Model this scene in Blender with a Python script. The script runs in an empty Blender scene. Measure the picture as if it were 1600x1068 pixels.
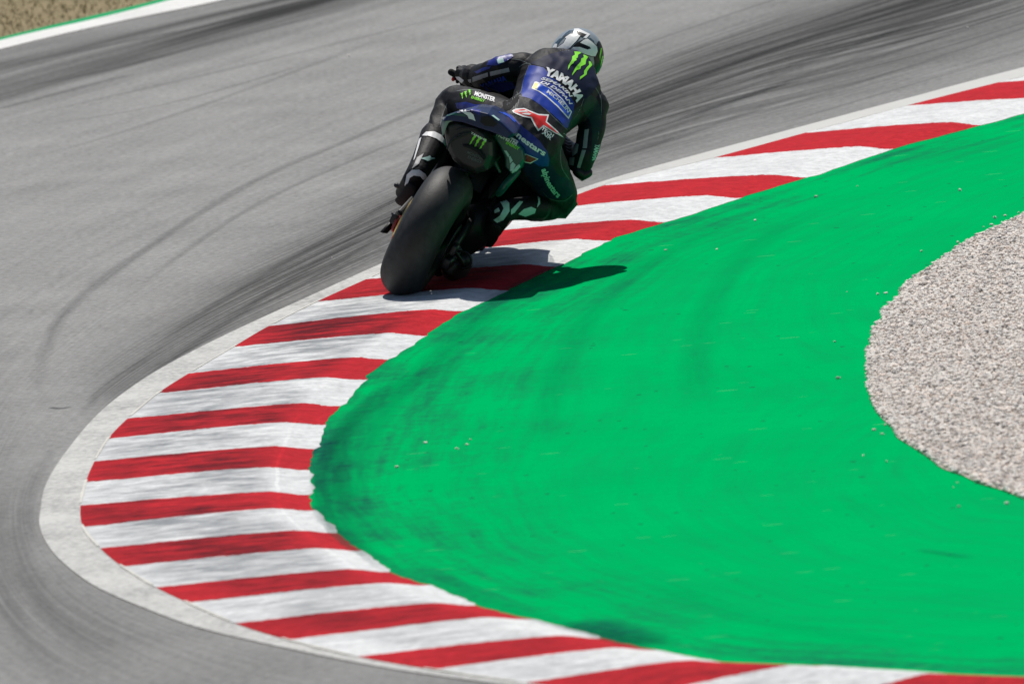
import bpy, bmesh, math, random
import numpy as np
from math import radians as R_, sin, cos, pi
from mathutils import Vector, Matrix, noise as mn
from mathutils.bvhtree import BVHTree
from mathutils.geometry import delaunay_2d_cdt
random.seed(7); rng = np.random.default_rng(7)
S = bpy.context.scene
COL = S.collection
# ------------------------------------------------------------------ camera
W0, H0 = 1600, 1068
DIST, SCALE = 60.0, 335.0
FPX = DIST*SCALE
EPS, RHO = R_(6.8), R_(5)
Fv = np.array([0, cos(EPS), -sin(EPS)]); Xv = np.array([1., 0, 0]); Uv = np.array([0, sin(EPS), cos(EPS)])
Iv = cos(RHO)*Xv - sin(RHO)*Uv; Jv = sin(RHO)*Xv + cos(RHO)*Uv
def ray(px, py): return Fv*FPX + Iv*(px-800) + Jv*(534-py)
d0 = ray(637, 463); CAM = -DIST*d0/np.linalg.norm(d0)
cd = bpy.data.cameras.new('camera'); cam = bpy.data.objects.new('camera', cd); COL.objects.link(cam)
cd.sensor_width = 36; cd.lens = 36*FPX/W0; cd.clip_start = 1; cd.clip_end = 3000
cam.matrix_world = Matrix(((Iv[0], Jv[0], -Fv[0], CAM[0]), (Iv[1], Jv[1], -Fv[1], CAM[1]), (Iv[2], Jv[2], -Fv[2], CAM[2]), (0, 0, 0, 1)))
cd.dof.use_dof = True; cd.dof.focus_distance = DIST+.3; cd.dof.aperture_fstop = 5.6
S.camera = cam
# ------------------------------------------------------------------ light
SX, SY = 0.02, -0.42                      # shadow offset per metre of height
sd = Vector((-SX, -SY, 1)).normalized()   # towards the sun
w = bpy.data.worlds.new('World'); S.world = w; w.use_nodes = True
nt = w.node_tree; bg = nt.nodes['Background']; sky = nt.nodes.new('ShaderNodeTexSky')
sky.sky_type = 'NISHITA'; sky.sun_disc = False
sky.sun_elevation = math.asin(sd.z); sky.sun_rotation = math.atan2(sd.x, sd.y)
nt.links.new(sky.outputs[0], bg.inputs[0]); bg.inputs[1].default_value = 0.065
sl = bpy.data.lights.new('sun', 'SUN'); sl.energy = 4.15; sl.angle = R_(0.5); sl.color = (1, .955, .885)
so = bpy.data.objects.new('sun', sl); COL.objects.link(so); so.rotation_euler = sd.to_track_quat('Z', 'Y').to_euler()
S.view_settings.view_transform = 'Standard'; S.view_settings.look = 'None'; S.view_settings.exposure = 0; S.view_settings.gamma = 1

# ------------------------------------------------------------------ helpers
def G(px, py, z=0.):
    d = ray(px, py); return CAM + d*((z-CAM[2])/d[2])
def Gn(pts, z=0.): return np.array([G(x, y, z) for x, y in pts])
# motorcycle frame: x right, y forward, z up the leaning bike
PSI, LEAN = R_(10), R_(32)
hv = np.array([sin(PSI), cos(PSI), 0]); rv = np.array([cos(PSI), -sin(PSI), 0])
uv_ = cos(LEAN)*np.array([0, 0, 1.]) + sin(LEAN)*rv; av = cos(LEAN)*rv - sin(LEAN)*np.array([0, 0, 1.])
def B(x, y, z): return np.array([0, 0, .11]) + x*av + y*hv + (z-.11)*uv_
def Wp(px, py, y):                         # point seen at a photo position, at forward distance y along the bike
    d = ray(px, py); o = B(0, y, 0); t = (o-CAM)@hv/(d@hv); return CAM + d*t
def lin(c):
    return tuple(((v/255+.055)/1.055)**2.4 if v > 10 else v/255/12.92 for v in c)

def newmat(name): 
    m = bpy.data.materials.new(name); m.use_nodes = True; return m, m.node_tree, m.node_tree.nodes['Principled BSDF']
def N(nt, t, **kw):
    n = nt.nodes.new(t)
    for k, v in kw.items():
        if k.startswith('i_'): n.inputs[k[2:]].default_value = v
        else: setattr(n, k, v)
    return n
def simple(name, col, rough=.5, metal=0., coat=0., var=.15, scale=60., bump=0., bscale=200., spec=.5):
    m, nt, p = newmat(name)
    p.inputs['Roughness'].default_value = rough; p.inputs['Metallic'].default_value = metal
    p.inputs['Coat Weight'].default_value = coat; p.inputs['Coat Roughness'].default_value = .12
    p.inputs['Specular IOR Level'].default_value = spec
    tc = N(nt, 'ShaderNodeTexCoord'); n = N(nt, 'ShaderNodeTexNoise'); n.inputs['Scale'].default_value = scale; n.inputs['Detail'].default_value = 5
    nt.links.new(tc.outputs['Object'], n.inputs['Vector'])
    mx = N(nt, 'ShaderNodeMix', data_type='RGBA')
    mx.inputs['A'].default_value = tuple(c*(1-var) for c in col)+(1,); mx.inputs['B'].default_value = tuple(min(1, c*(1+var)) for c in col)+(1,)
    nt.links.new(n.outputs['Fac'], mx.inputs['Factor']); nt.links.new(mx.outputs['Result'], p.inputs['Base Color'])
    if bump:
        n2 = N(nt, 'ShaderNodeTexNoise'); n2.inputs['Scale'].default_value = bscale; n2.inputs['Detail'].default_value = 4
        nt.links.new(tc.outputs['Object'], n2.inputs['Vector'])
        b = N(nt, 'ShaderNodeBump'); b.inputs['Strength'].default_value = 1; b.inputs['Distance'].default_value = bump
        nt.links.new(n2.outputs['Fac'], b.inputs['Height']); nt.links.new(b.outputs['Normal'], p.inputs['Normal'])
    return m
def tag(o, label=None, cat=None, kind=None, group=None):
    if label: o['label'] = label
    if cat: o['category'] = cat
    if kind: o['kind'] = kind
    if group: o['group'] = group
    return o
def root(name, loc, label, cat):
    o = bpy.data.objects.new(name, None); COL.objects.link(o); o.location = loc; o.empty_display_size = .1
    return tag(o, label, cat)
def wloc(o):
    v = Vector((0, 0, 0))
    while o: v += o.location; o = o.parent
    return v
def link(name, me, mat, parent=None, smooth=True):
    o = bpy.data.objects.new(name, me); COL.objects.link(o)
    for m in (mat if isinstance(mat, (list, tuple)) else [mat]): me.materials.append(m)
    if parent:
        L = wloc(parent); me.transform(Matrix.Translation(-L)); o.parent = parent
    if smooth: me.polygons.foreach_set('use_smooth', [True]*len(me.polygons))
    me.update(); return o
class M:
    def __init__(s): s.v = []; s.f = []; s.uv = None
    def add(s, v, f):
        k = len(s.v); s.v += [tuple(p) for p in v]; s.f += [tuple(i+k for i in q) for q in f]; return s
    def mesh(s, name='mesh'):
        me = bpy.data.meshes.new(name); me.from_pydata(s.v, [], s.f); me.update()
        bm = bmesh.new(); bm.from_mesh(me); bmesh.ops.recalc_face_normals(bm, faces=bm.faces); bm.to_mesh(me); bm.free(); return me
    def build(s, name, mat, parent=None, smooth=True, bevel=0., sub=0):
        o = link(name, s.mesh(name), mat, parent, smooth)
        if bevel:
            b = o.modifiers.new('bevel', 'BEVEL'); b.width = bevel; b.segments = 2; b.limit_method = 'ANGLE'; b.angle_limit = R_(35)
        if sub:
            b = o.modifiers.new('sub', 'SUBSURF'); b.levels = sub; b.render_levels = sub
        return o
    def loft(s, rings, caps=True, closed=False):
        n = len(rings[0]); k = len(rings); v = [p for r in rings for p in r]; f = []
        for a in range(k if closed else k-1):
            b = (a+1) % k
            for q in range(n): f.append((a*n+q, a*n+(q+1) % n, b*n+(q+1) % n, b*n+q))
        if caps and not closed: f += [tuple(range(n))[::-1], tuple(range((k-1)*n, k*n))]
        return s.add(v, f)
    def tube(s, pts, rad, n=12, round_=True, flat=1., side=None):
        pts = [np.array(p, float) for p in pts]
        rad = list(rad) if hasattr(rad, '__len__') else [rad]*len(pts)
        rings = []; up = None
        if round_:
            d = pts[0]-pts[1]; d /= np.linalg.norm(d); e = pts[-1]-pts[-2]; e /= np.linalg.norm(e)
            a = [(pts[0]+d*rad[0]*sin(t), rad[0]*cos(t)) for t in (1.35, 1.0, .55)]
            b = [(pts[-1]+e*rad[-1]*sin(t), rad[-1]*cos(t)) for t in (.55, 1.0, 1.35)]
            pts = [p for p, _ in a]+pts+[p for p, _ in b]; rad = [r for _, r in a]+rad+[r for _, r in b]
        for k in range(len(pts)):
            t = pts[min(k+1, len(pts)-1)]-pts[max(k-1, 0)]; t = t/np.linalg.norm(t)
            if up is None:
                up = np.array(side, float) if side is not None else (np.array([0, 0, 1.]) if abs(t[2]) < .9 else np.array([1., 0, 0]))
            x = up - t*(up@t); x /= np.linalg.norm(x); up = x; y = np.cross(t, x)
            rings.append([pts[k] + rad[k]*(cos(q)*x + flat*sin(q)*y) for q in np.linspace(0, 2*pi, n, endpoint=False)])
        return s.loft(rings)
    def ellipsoid(s, c, ax, n=24, m=14):
        c = np.array(c); rings = []
        for q in np.linspace(.04, pi-.04, m):
            rings.append([c + ax[2]*cos(q) + sin(q)*(ax[0]*cos(t)+ax[1]*sin(t)) for t in np.linspace(0, 2*pi, n, endpoint=False)])
        return s.loft(rings)
    def ring(s, c, axis, prof, n=64):          # profile of (radius, offset along axis) swept closed round the axis
        c = np.array(c, float); axis = np.array(axis, float); e = np.cross(axis, [0.3, 1, .2]); e /= np.linalg.norm(e); g = np.cross(axis, e)
        rings = [[c + r*(cos(t)*e+sin(t)*g) + o*axis for r, o in prof] for t in np.linspace(0, 2*pi, n, endpoint=False)]
        return s.loft(rings, closed=True)
    def disc(s, c, axis, r, th, n=32):
        c = np.array(c, float); axis = np.array(axis, float); e = np.cross(axis, [0.3, 1, .2]); e /= np.linalg.norm(e); g = np.cross(axis, e)
        rr = lambda R, o: [c + R*(cos(t)*e+sin(t)*g)+o*axis for t in np.linspace(0, 2*pi, n, endpoint=False)]
        return s.loft([rr(r*.97, -th/2), rr(r, -th*.35), rr(r, th*.35), rr(r*.97, th/2)])
    def prism(s, poly3, ext):                  # polygon of 3D points pushed by a vector
        a = [np.array(p) for p in poly3]; return s.loft([a, [p+np.array(ext) for p in a]])
def catmull(P, n):
    P = np.array(P, float); Q = np.vstack([2*P[0]-P[1], P, 2*P[-1]-P[-2]])
    # sample by segments, n per segment
    out = []
    for k in range(len(P)-1):
        a, b, c, d = Q[k:k+4]
        for t in np.arange(n)/n:
            out.append(.5*((2*b)+(-a+c)*t+(2*a-5*b+4*c-d)*t*t+(-a+3*b-3*c+d)*t**3))
    out.append(P[-1]); return np.array(out)
def resample(P, n):
    s = np.r_[0, np.cumsum(np.linalg.norm(np.diff(P, axis=0), axis=1))]; t = np.linspace(0, s[-1], n)
    return np.stack([np.interp(t, s, P[:, k]) for k in range(P.shape[1])], -1)

# ------------------------------------------------------------------ setting
# trackside white line: outer edge and kerb: stripe corners (left = track side, right = run-off side)
OUT = [(2300, -70), (1950, 18), (1600, 106), (1412, 156), (1240, 202), (1000, 267), (900, 298), (800, 332), (700, 371), (600, 411), (487, 462), (356, 522), (255, 574), (187, 619), (142, 659), (97, 715), (71, 760), (63, 800), (62, 820), (71, 846), (97, 878), (150, 917), (232, 953), (311, 981), (420, 1007), (600, 1043), (800, 1071), (1000, 1093), (1400, 1120), (2100, 1150)]
STR = [((2150, -14), (2420, -28)), ((1990, 22), (2230, 10)), ((1860, 56), (2110, 50)), ((1710, 94), (1930, 92)),
 ((1562, 130), (1800, 126)), ((1416, 167), (1665, 160)), ((1259, 209), (1536, 197)), ((1112, 249), (1394, 235)),
 ((945, 291), (1262, 279)), ((848, 328), (1157, 311)), ((742, 365), (1041, 349)), ((655, 401), (951, 378)),
 ((572, 438), (872, 418)), ((495, 473), (792, 456)), ((420, 511), (725, 488)), ((364, 544), (665, 526)),
 ((295, 585), (609, 563)), ((247, 616), (569, 595)), ((200, 655), (534, 636)), ((169, 687), (508, 665)),
 ((148, 722), (494, 703)), ((134, 755), (484, 736)), ((126, 791), (487, 775)), ((130, 825), (492, 799)),
 ((157, 858), (529, 834)), ((192, 887), (564, 862)), ((244, 919), (611, 895)), ((294, 943), (669, 916)),
 ((367, 975), (746, 947)), ((450, 1001), (831, 969)), ((559, 1027), (941, 998)), ((675, 1047), (1024, 1017)),
 ((822, 1068), (1131, 1036)), ((1010, 1086), (1285, 1042)), ((1290, 1103), (1480, 1054)), ((1530, 1115), (1650, 1061)),
 ((1800, 1125), (1830, 1072)), ((2050, 1130), (2010, 1078))]
GRAV = [(2300, 60), (1900, 215), (1720, 283), (1600, 337), (1559, 356), (1499, 390), (1469, 408), (1425, 442), (1397, 470), (1379, 495), (1361, 534), (1353, 575), (1355, 613), (1366, 643), (1392, 671), (1428, 703), (1476, 733), (1536, 758), (1600, 781), (1750, 825), (2000, 880), (2300, 940)]
FARI = [(2300, -560), (1600, -330), (900, -140), (600, -62), (352, 0), (180, 36), (0, 78), (-400, 180), (-900, 340), (-1400, 560), (-1700, 900), (-1500, 1250), (-900, 1550), (300, 1800), (2100, 1950)]
FARO = [(2300, -600), (1600, -366), (900, -168), (600, -88), (270, 0), (142, 32), (0, 64), (-400, 163), (-900, 318), (-1430, 545), (-1740, 900), (-1540, 1270), (-920, 1585), (300, 1840), (2100, 1995)]
FARG = [(2300, -606), (1600, -371), (900, -172), (600, -92), (250, 0), (135, 28), (0, 60), (-400, 159), (-900, 313), (-1435, 541), (-1746, 900), (-1546, 1274), (-924, 1590), (300, 1846), (2100, 2002)]

def mat_asphalt():
    m, nt, p = newmat('asphalt'); L = nt.links.new
    uvn = N(nt, 'ShaderNodeUVMap', uv_map='streak'); geo = N(nt, 'ShaderNodeTexCoord')
    at = N(nt, 'ShaderNodeAttribute', attribute_name='rubber')
    def streak(su, sv, det=4):
        mp = N(nt, 'ShaderNodeMapping'); mp.inputs['Scale'].default_value = (su, sv, 1); L(uvn.outputs[0], mp.inputs[0])
        n = N(nt, 'ShaderNodeTexNoise'); n.inputs['Scale'].default_value = 1; n.inputs['Detail'].default_value = det; L(mp.outputs[0], n.inputs[0]); return n.outputs['Fac']
    def math_(op, a, b=None, c=None):
        n = N(nt, 'ShaderNodeMath', operation=op)
        for k, x in enumerate((a, b, c)):
            if x is None: continue
            if isinstance(x, (int, float)): n.inputs[k].default_value = x
            else: L(x, n.inputs[k])
        return n.outputs[0]
    s1 = streak(.22, 7, 3); s2 = streak(.6, 30, 4); s3 = streak(2.5, 60, 3)
    g = N(nt, 'ShaderNodeTexNoise'); g.inputs['Scale'].default_value = 26; g.inputs['Detail'].default_value = 6; g.inputs['Roughness'].default_value = .75; L(geo.outputs['Object'], g.inputs[0])
    big = N(nt, 'ShaderNodeTexNoise'); big.inputs['Scale'].default_value = 1.3; big.inputs['Detail'].default_value = 4; L(geo.outputs['Object'], big.inputs[0])
    v = math_('MULTIPLY_ADD', math_('SUBTRACT', s1, .5), .34, 1.0)
    v = math_('MULTIPLY_ADD', math_('SUBTRACT', s2, .5), .14, v)
    v = math_('MULTIPLY_ADD', math_('SUBTRACT', s3, .5), .05, v)
    v = math_('MULTIPLY_ADD', math_('SUBTRACT', big.outputs['Fac'], .5), .48, v)
    v = math_('MULTIPLY_ADD', math_('SUBTRACT', g.outputs['Fac'], .5), 1.5, v)
    # rubbered racing line: attribute broken up along the streaks
    br = math_('MULTIPLY_ADD', math_('SUBTRACT', streak(.24, 6.5, 3), .5), 3.0, 1.0)
    rb = math_('MULTIPLY', at.outputs['Fac'], math_('MAXIMUM', br, .15))
    v = math_('MULTIPLY', v, math_('SUBTRACT', 1.0, math_('MINIMUM', rb, .85)))
    cr = N(nt, 'ShaderNodeMix', data_type='RGBA', clamp_factor=False); cr.inputs['A'].default_value = (0, 0, 0, 1); cr.inputs['B'].default_value = (.262, .262, .257, 1)
    L(v, cr.inputs['Factor']); L(cr.outputs['Result'], p.inputs['Base Color'])
    p.inputs['Roughness'].default_value = .95; p.inputs['Specular IOR Level'].default_value = .06
    b = N(nt, 'ShaderNodeBump'); b.inputs['Distance'].default_value = .003; L(g.outputs['Fac'], b.inputs['Height']); L(b.outputs[0], p.inputs['Normal'])
    return m
GUIDES = [OUT,
 [(2300, -240), (1600, 10), (1150, 130), (900, 215), (600, 350), (330, 480), (150, 590), (60, 690), (20, 800), (60, 920), (200, 1010), (420, 1085), (900, 1160), (2100, 1240)],
 [(2300, -420), (1600, -110), (1100, 60), (800, 185), (560, 290), (300, 400), (100, 530), (-10, 650), (-60, 800), (-20, 960), (150, 1080), (400, 1160), (900, 1250), (2100, 1340)],
 [(2300, -480), (1600, -230), (1000, -20), (600, 130), (350, 230), (100, 340), (-100, 460), (-260, 620), (-320, 850), (-250, 1050), (0, 1200), (400, 1300), (900, 1400), (2100, 1500)],
 [(2300, -530), (1500, -270), (900, -90), (400, 60), (0, 180), (-300, 280), (-600, 420), (-800, 650), (-900, 900), (-700, 1150), (-300, 1350), (400, 1500), (1000, 1600), (2100, 1700)],
 FARI]
def px_of(P):
    q = P-CAM; z = q@Fv; return np.stack([800+FPX*(q@Iv)/z, 534-FPX*(q@Jv)/z], -1)
def seg_d(P, poly):
    best = np.full(len(P), 1e9); al = np.zeros(len(P)); poly = np.array(poly, float); n = len(poly)-1
    for k in range(n):
        a, b = poly[k], poly[k+1]; ab = b-a; t = np.clip(((P-a)@ab)/(ab@ab), 0, 1); d = np.linalg.norm(P-(a+t[:, None]*ab), axis=1)
        c = d < best; best[c] = d[c]; al[c] = (k+t[c])/n
    return best, al
def build_track():
    NS, NT = 420, 50
    gl = [resample(catmull(Gn(g), 12), NS) for g in GUIDES]
    gl[0] = gl[0]
    rows = []
    gg = np.array(gl)                        # guides x NS x 3
    dense = np.array([catmull(gg[:, k], NT)[:] for k in range(NS)])   # NS x (5*NT+1) x 3
    nT = dense.shape[1]; V = dense.reshape(-1, 3).copy(); V[:, 2] = 0
    idx = np.arange(NS*nT).reshape(NS, nT)
    Fc = np.stack([idx[:-1, :-1], idx[1:, :-1], idx[1:, 1:], idx[:-1, 1:]], -1).reshape(-1, 4)
    me = bpy.data.meshes.new('road'); me.from_pydata(V.tolist(), [], Fc.tolist()); me.update()
    # uv: metres along and across
    s = np.r_[0, np.cumsum(np.linalg.norm(np.diff(gg[1], axis=0), axis=1))]
    acr = np.r_[0, np.cumsum(np.linalg.norm(np.diff(gg[:, NS//3], axis=0), axis=1))]
    tt = np.interp(np.linspace(0, 5, nT), np.arange(6), acr)
    UVv = np.stack(np.broadcast_arrays(s[:, None], tt[None]), -1).reshape(-1, 2)
    ul = me.uv_layers.new(name='streak'); li = np.empty(len(me.loops), int); me.loops.foreach_get('vertex_index', li)
    ul.data.foreach_set('uv', UVv[li].astype(np.float32).ravel())
    P = px_of(V); rub = np.zeros(len(P))
    def band(poly, w, s0, s1):
        d, al = seg_d(P, poly); rub[:] += (s0+(s1-s0)*al)*np.exp(-(d/w)**2)
    band([(2300, -340), (1700, -95), (1400, 12), (1150, 88), (950, 165), (780, 240), (600, 335), (450, 420), (300, 515), (180, 610)], 50, .80, .14)
    band([(1800, -40), (1500, 60), (1200, 150), (950, 225), (700, 330), (520, 415), (350, 500), (200, 600)], 52, .38, .26)
    band([(-200, 190), (0, 140), (250, 78), (450, 20), (700, -50)], 28, .40, .50)
    band([(-200, 150), (0, 100), (200, 55), (420, 8), (600, -40)], 18, .36, .30)
    band([(-300, 980), (60, 970), (300, 1050), (700, 1140)], 130, .17, .17)
    band([(-50, 560), (10, 760), (30, 900), (150, 1000)], 55, .16, .14)
    a = me.attributes.new('rubber', 'FLOAT', 'POINT'); a.data.foreach_set('value', rub.astype(np.float32))
    o = link('road', me, mat_asphalt()); tag(o, kind='structure'); return o
build_track()
def strip(name, A, Bp, mat, z, label=None, n=10, kind='structure'):
    a = resample(catmull(Gn(A), n), 500); b = resample(catmull(Gn(Bp), n), 500)
    V = np.vstack([a, b]); V[:, 2] = z; k = len(a)
    me = bpy.data.meshes.new(name); me.from_pydata(V.tolist(), [], [(q, q+1, k+q+1, k+q) for q in range(k-1)]); me.update()
    if me.polygons[0].normal.z < 0: me.flip_normals()
    o = link(name, me, mat); tag(o, label, kind=kind); return o
def mat_paint(name, col, worn=(.3, .3, .29), amt=.5, fade=None):
    m, nt, p = newmat(name); L = nt.links.new; tc = N(nt, 'ShaderNodeTexCoord')
    n = N(nt, 'ShaderNodeTexNoise'); n.inputs['Scale'].default_value = 28; n.inputs['Detail'].default_value = 8; n.inputs['Roughness'].default_value = .7; L(tc.outputs['Object'], n.inputs[0])
    n2 = N(nt, 'ShaderNodeTexNoise'); n2.inputs['Scale'].default_value = 2.2; n2.inputs['Detail'].default_value = 3; L(tc.outputs['Object'], n2.inputs[0])
    ad = N(nt, 'ShaderNodeMath', operation='MULTIPLY_ADD'); L(n2.outputs['Fac'], ad.inputs[0]); ad.inputs[1].default_value = .5; L(n.outputs['Fac'], ad.inputs[2])
    r = N(nt, 'ShaderNodeValToRGB'); r.color_ramp.elements[0].position = .66; r.color_ramp.elements[1].position = .96; L(ad.outputs[0], r.inputs[0])
    r.color_ramp.elements[1].color = (amt, amt, amt, 1)
    mx = N(nt, 'ShaderNodeMix', data_type='RGBA'); mx.inputs['A'].default_value = col+(1,); mx.inputs['B'].default_value = worn+(1,)
    if fade:                                    # paint is newer further along the straight
        sx = N(nt, 'ShaderNodeSeparateXYZ'); L(tc.outputs['Object'], sx.inputs[0]); mr = N(nt, 'ShaderNodeMapRange'); L(sx.outputs[0], mr.inputs[0])
        mr.inputs[1].default_value = fade[0]; mr.inputs[2].default_value = fade[1]; mr.inputs[3].default_value = 1; mr.inputs[4].default_value = .15
        ml_ = N(nt, 'ShaderNodeMath', operation='MULTIPLY'); L(r.outputs[0], ml_.inputs[0]); L(mr.outputs[0], ml_.inputs[1]); L(ml_.outputs[0], mx.inputs['Factor'])
    else: L(r.outputs[0], mx.inputs['Factor'])
    L(mx.outputs['Result'], p.inputs['Base Color']); p.inputs['Roughness'].default_value = .9; p.inputs['Specular IOR Level'].default_value = .05
    b = N(nt, 'ShaderNodeBump'); b.inputs['Distance'].default_value = .004; L(n.outputs['Fac'], b.inputs['Height']); L(b.outputs[0], p.inputs['Normal'])
    return m
LEFT = [s[0] for s in STR]; RIGHT = [s[1] for s in STR]
def inset(A, Bp, f):                         # move A towards B on the ground by metres f
    a, b = np.array(Gn(A)), np.array(Gn(Bp)); 
    return a+(b-a)/np.linalg.norm(b-a, axis=1)[:, None]*f
ml = mat_paint('line_paint', (.56, .56, .54), (.27, .27, .265), .9, fade=(.2, 1.6))
strip('white_line', OUT, LEFT, ml, .004)
# far edge: white line, green edge line, dry grass verge
strip('far_white_line', FARI, FARO, mat_paint('far_line_paint', (.72, .72, .70), amt=.3), .004)
mgreen_edge = mat_paint('green_edge_paint', (.0, .33, .12), amt=.1)
strip('far_green_line', FARO, FARG, mgreen_edge, .004)

# kerb: striped, humped towards the run-off
def build_kerb():
    Lc = catmull(Gn(LEFT), 10); Rc = catmull(Gn(RIGHT), 10); nv = len(Lc); us = np.r_[np.linspace(0, .78, 14), .82, .86, .89, .92, .95, .975, 1.0]
    hz = lambda u: .006 + (.022*np.sin(pi/2*min(1, u/.80))**1.2 if u <= .80 else .022*(cos(pi*(u-.80)/.20)*.5+.5))
    V = []; UV = []
    for k in range(nv):
        for u in us:
            ue = u if u < .9 else u+(u-.9)*10*(.016*mn.noise(Vector((k*.45, 3, 1)))+.012*mn.noise(Vector((k*1.7, 9, 1)))+(.010 if (k//10) % 2 else -.006)); p = Lc[k]*(1-ue)+Rc[k]*ue; p = p.copy(); p[2] = hz(u); V.append(p); UV.append((u, k/10))
    n = len(us)
    # outer skirts close the slab
    F = [(k*n+q, k*n+q+1, (k+1)*n+q+1, (k+1)*n+q) for k in range(nv-1) for q in range(n-1)]
    me = bpy.data.meshes.new('kerb'); me.from_pydata([tuple(p) for p in V], [], F); me.update()
    if me.polygons[0].normal.z < 0: me.flip_normals()
    ul = me.uv_layers.new(name='stripe'); li = np.empty(len(me.loops), int); me.loops.foreach_get('vertex_index', li); ul.data.foreach_set('uv', np.array(UV, np.float32)[li].ravel())
    m, nt, p = newmat('kerb_paint'); L = nt.links.new
    uvn = N(nt, 'ShaderNodeUVMap', uv_map='stripe'); tc = N(nt, 'ShaderNodeTexCoord'); sx = N(nt, 'ShaderNodeSeparateXYZ'); L(uvn.outputs[0], sx.inputs[0])
    def mt(op, a, b=None, c=None):
        q = N(nt, 'ShaderNodeMath', operation=op)
        for k, x in enumerate((a, b, c)):
            if x is None: continue
            if isinstance(x, (int, float)): q.inputs[k].default_value = x
            else: L(x, q.inputs[k])
        return q.outputs[0]
    def noi(scale, det=4, rough=.6, vec=None):
        q = N(nt, 'ShaderNodeTexNoise'); q.inputs['Scale'].default_value = scale; q.inputs['Detail'].default_value = det; q.inputs['Roughness'].default_value = rough
        L(vec or tc.outputs['Object'], q.inputs[0]); return q.outputs['Fac']
    u_, v_ = sx.outputs[0], sx.outputs[1]
    vj = mt('ADD', v_, mt('MULTIPLY_ADD', mt('SUBTRACT', noi(22, 5), .5), .10, mt('MULTIPLY', mt('SUBTRACT', noi(3, 2), .5), .06)))
    fr = mt('FRACT', mt('MULTIPLY', vj, .5)); red = mt('LESS_THAN', fr, .5)
    mp = N(nt, 'ShaderNodeMapping'); mp.inputs['Scale'].default_value = (4.5, 7.5, 1); L(uvn.outputs[0], mp.inputs[0])
    st = noi(1.0, 7, .68, mp.outputs[0])
    mp2 = N(nt, 'ShaderNodeMapping'); mp2.inputs['Scale'].default_value = (1.2, .55, 1); L(uvn.outputs[0], mp2.inputs[0])
    patch = noi(1.0, 2, .5, mp2.outputs[0])
    grain = noi(24, 8, .75)
    sl_ = mt('ABSOLUTE', mt('SUBTRACT', mt('MULTIPLY_ADD', noi(2.5, 2), .03, u_), .872))
    seam = mt('MULTIPLY', mt('LESS_THAN', sl_, .008), mt('LESS_THAN', mt('ABSOLUTE', mt('SUBTRACT', v_, 22.5)), 4.0))
    # scuffed rubber in the middle of the kerb, cleaner at the run-off end
    mid = N(nt, 'ShaderNodeValToRGB'); e = mid.color_ramp.elements; e[0].position = 0; e[0].color = (.55, .55, .55, 1); e[1].position = .3; e[1].color = (1, 1, 1, 1)
    q = e.new(.74); q.color = (.9, .9, .9, 1); q = e.new(.84); q.color = (.25, .25, .25, 1); L(u_, mid.inputs[0])
    far_clean = N(nt, 'ShaderNodeMapRange'); L(v_, far_clean.inputs[0]); far_clean.inputs[1].default_value = 9; far_clean.inputs[2].default_value = 14; far_clean.inputs[3].default_value = .25; far_clean.inputs[4].default_value = 1
    near_clean = N(nt, 'ShaderNodeMapRange'); L(v_, near_clean.inputs[0]); near_clean.inputs[1].default_value = 24; near_clean.inputs[2].default_value = 30; near_clean.inputs[3].default_value = 1; near_clean.inputs[4].default_value = .5
    wear = mt('ADD', mt('MULTIPLY', st, .80), mt('MULTIPLY', patch, .38))
    wr = N(nt, 'ShaderNodeMapRange'); L(mt('MULTIPLY_ADD', grain, .16, wear), wr.inputs[0]); wr.inputs[1].default_value = .55; wr.inputs[2].default_value = .79
    wear = mt('MULTIPLY', mt('MULTIPLY', mt('MULTIPLY', mt('SUBTRACT', wr.outputs[0], seam), mid.outputs[0]), far_clean.outputs[0]), near_clean.outputs[0])
    c1 = N(nt, 'ShaderNodeMix', data_type='RGBA'); c1.inputs['A'].default_value = (.72, .73, .73, 1); c1.inputs['B'].default_value = (.52, .025, .034, 1); L(red, c1.inputs['Factor'])
    c2 = N(nt, 'ShaderNodeMix', data_type='RGBA'); c2.inputs['A'].default_value = (.22, .235, .25, 1); c2.inputs['B'].default_value = (.075, .012, .017, 1); L(red, c2.inputs['Factor'])
    c3 = N(nt, 'ShaderNodeMix', data_type='RGBA'); L(mt('MINIMUM', mt('MULTIPLY', wear, 1.05), .92), c3.inputs['Factor']); L(c1.outputs['Result'], c3.inputs['A']); L(c2.outputs['Result'], c3.inputs['B'])
    c4 = N(nt, 'ShaderNodeMix', data_type='RGBA', blend_type='MULTIPLY'); c4.inputs['Factor'].default_value = 1; L(c3.outputs['Result'], c4.inputs['A'])
    gr = N(nt, 'ShaderNodeMapRange'); L(grain, gr.inputs[0]); gr.inputs[1].default_value = .25; gr.inputs[2].default_value = .75; gr.inputs[3].default_value = .60; gr.inputs[4].default_value = 1.26
    L(gr.outputs[0], c4.inputs['B']); L(c4.outputs['Result'], p.inputs['Base Color'])
    p.inputs['Roughness'].default_value = .9; p.inputs['Specular IOR Level'].default_value = .04
    b = N(nt, 'ShaderNodeBump'); b.inputs['Distance'].default_value = .005; b.inputs['Strength'].default_value = .8
    L(mt('ADD', grain, mt('MULTIPLY', noi(9, 4), 2.0)), b.inputs['Height']); L(b.outputs[0], p.inputs['Normal'])
    o = link('kerb', me, m); tag(o, kind='structure')
    # creamy joint line along the track edge of the kerb
    V = []; F = []
    for k in range(nv):
        d = (Rc[k]-Lc[k])/np.linalg.norm(Rc[k]-Lc[k]); w_ = .006+.004*mn.noise(Vector((k*.3, 0, 0)))
        V += [tuple(Lc[k]-d*w_+[0, 0, .0075]), tuple(Lc[k]+d*w_+[0, 0, .0085])]
        if k and (k//10) % 2 == 1: F.append((2*k-2, 2*k, 2*k+1, 2*k-1))
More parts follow.
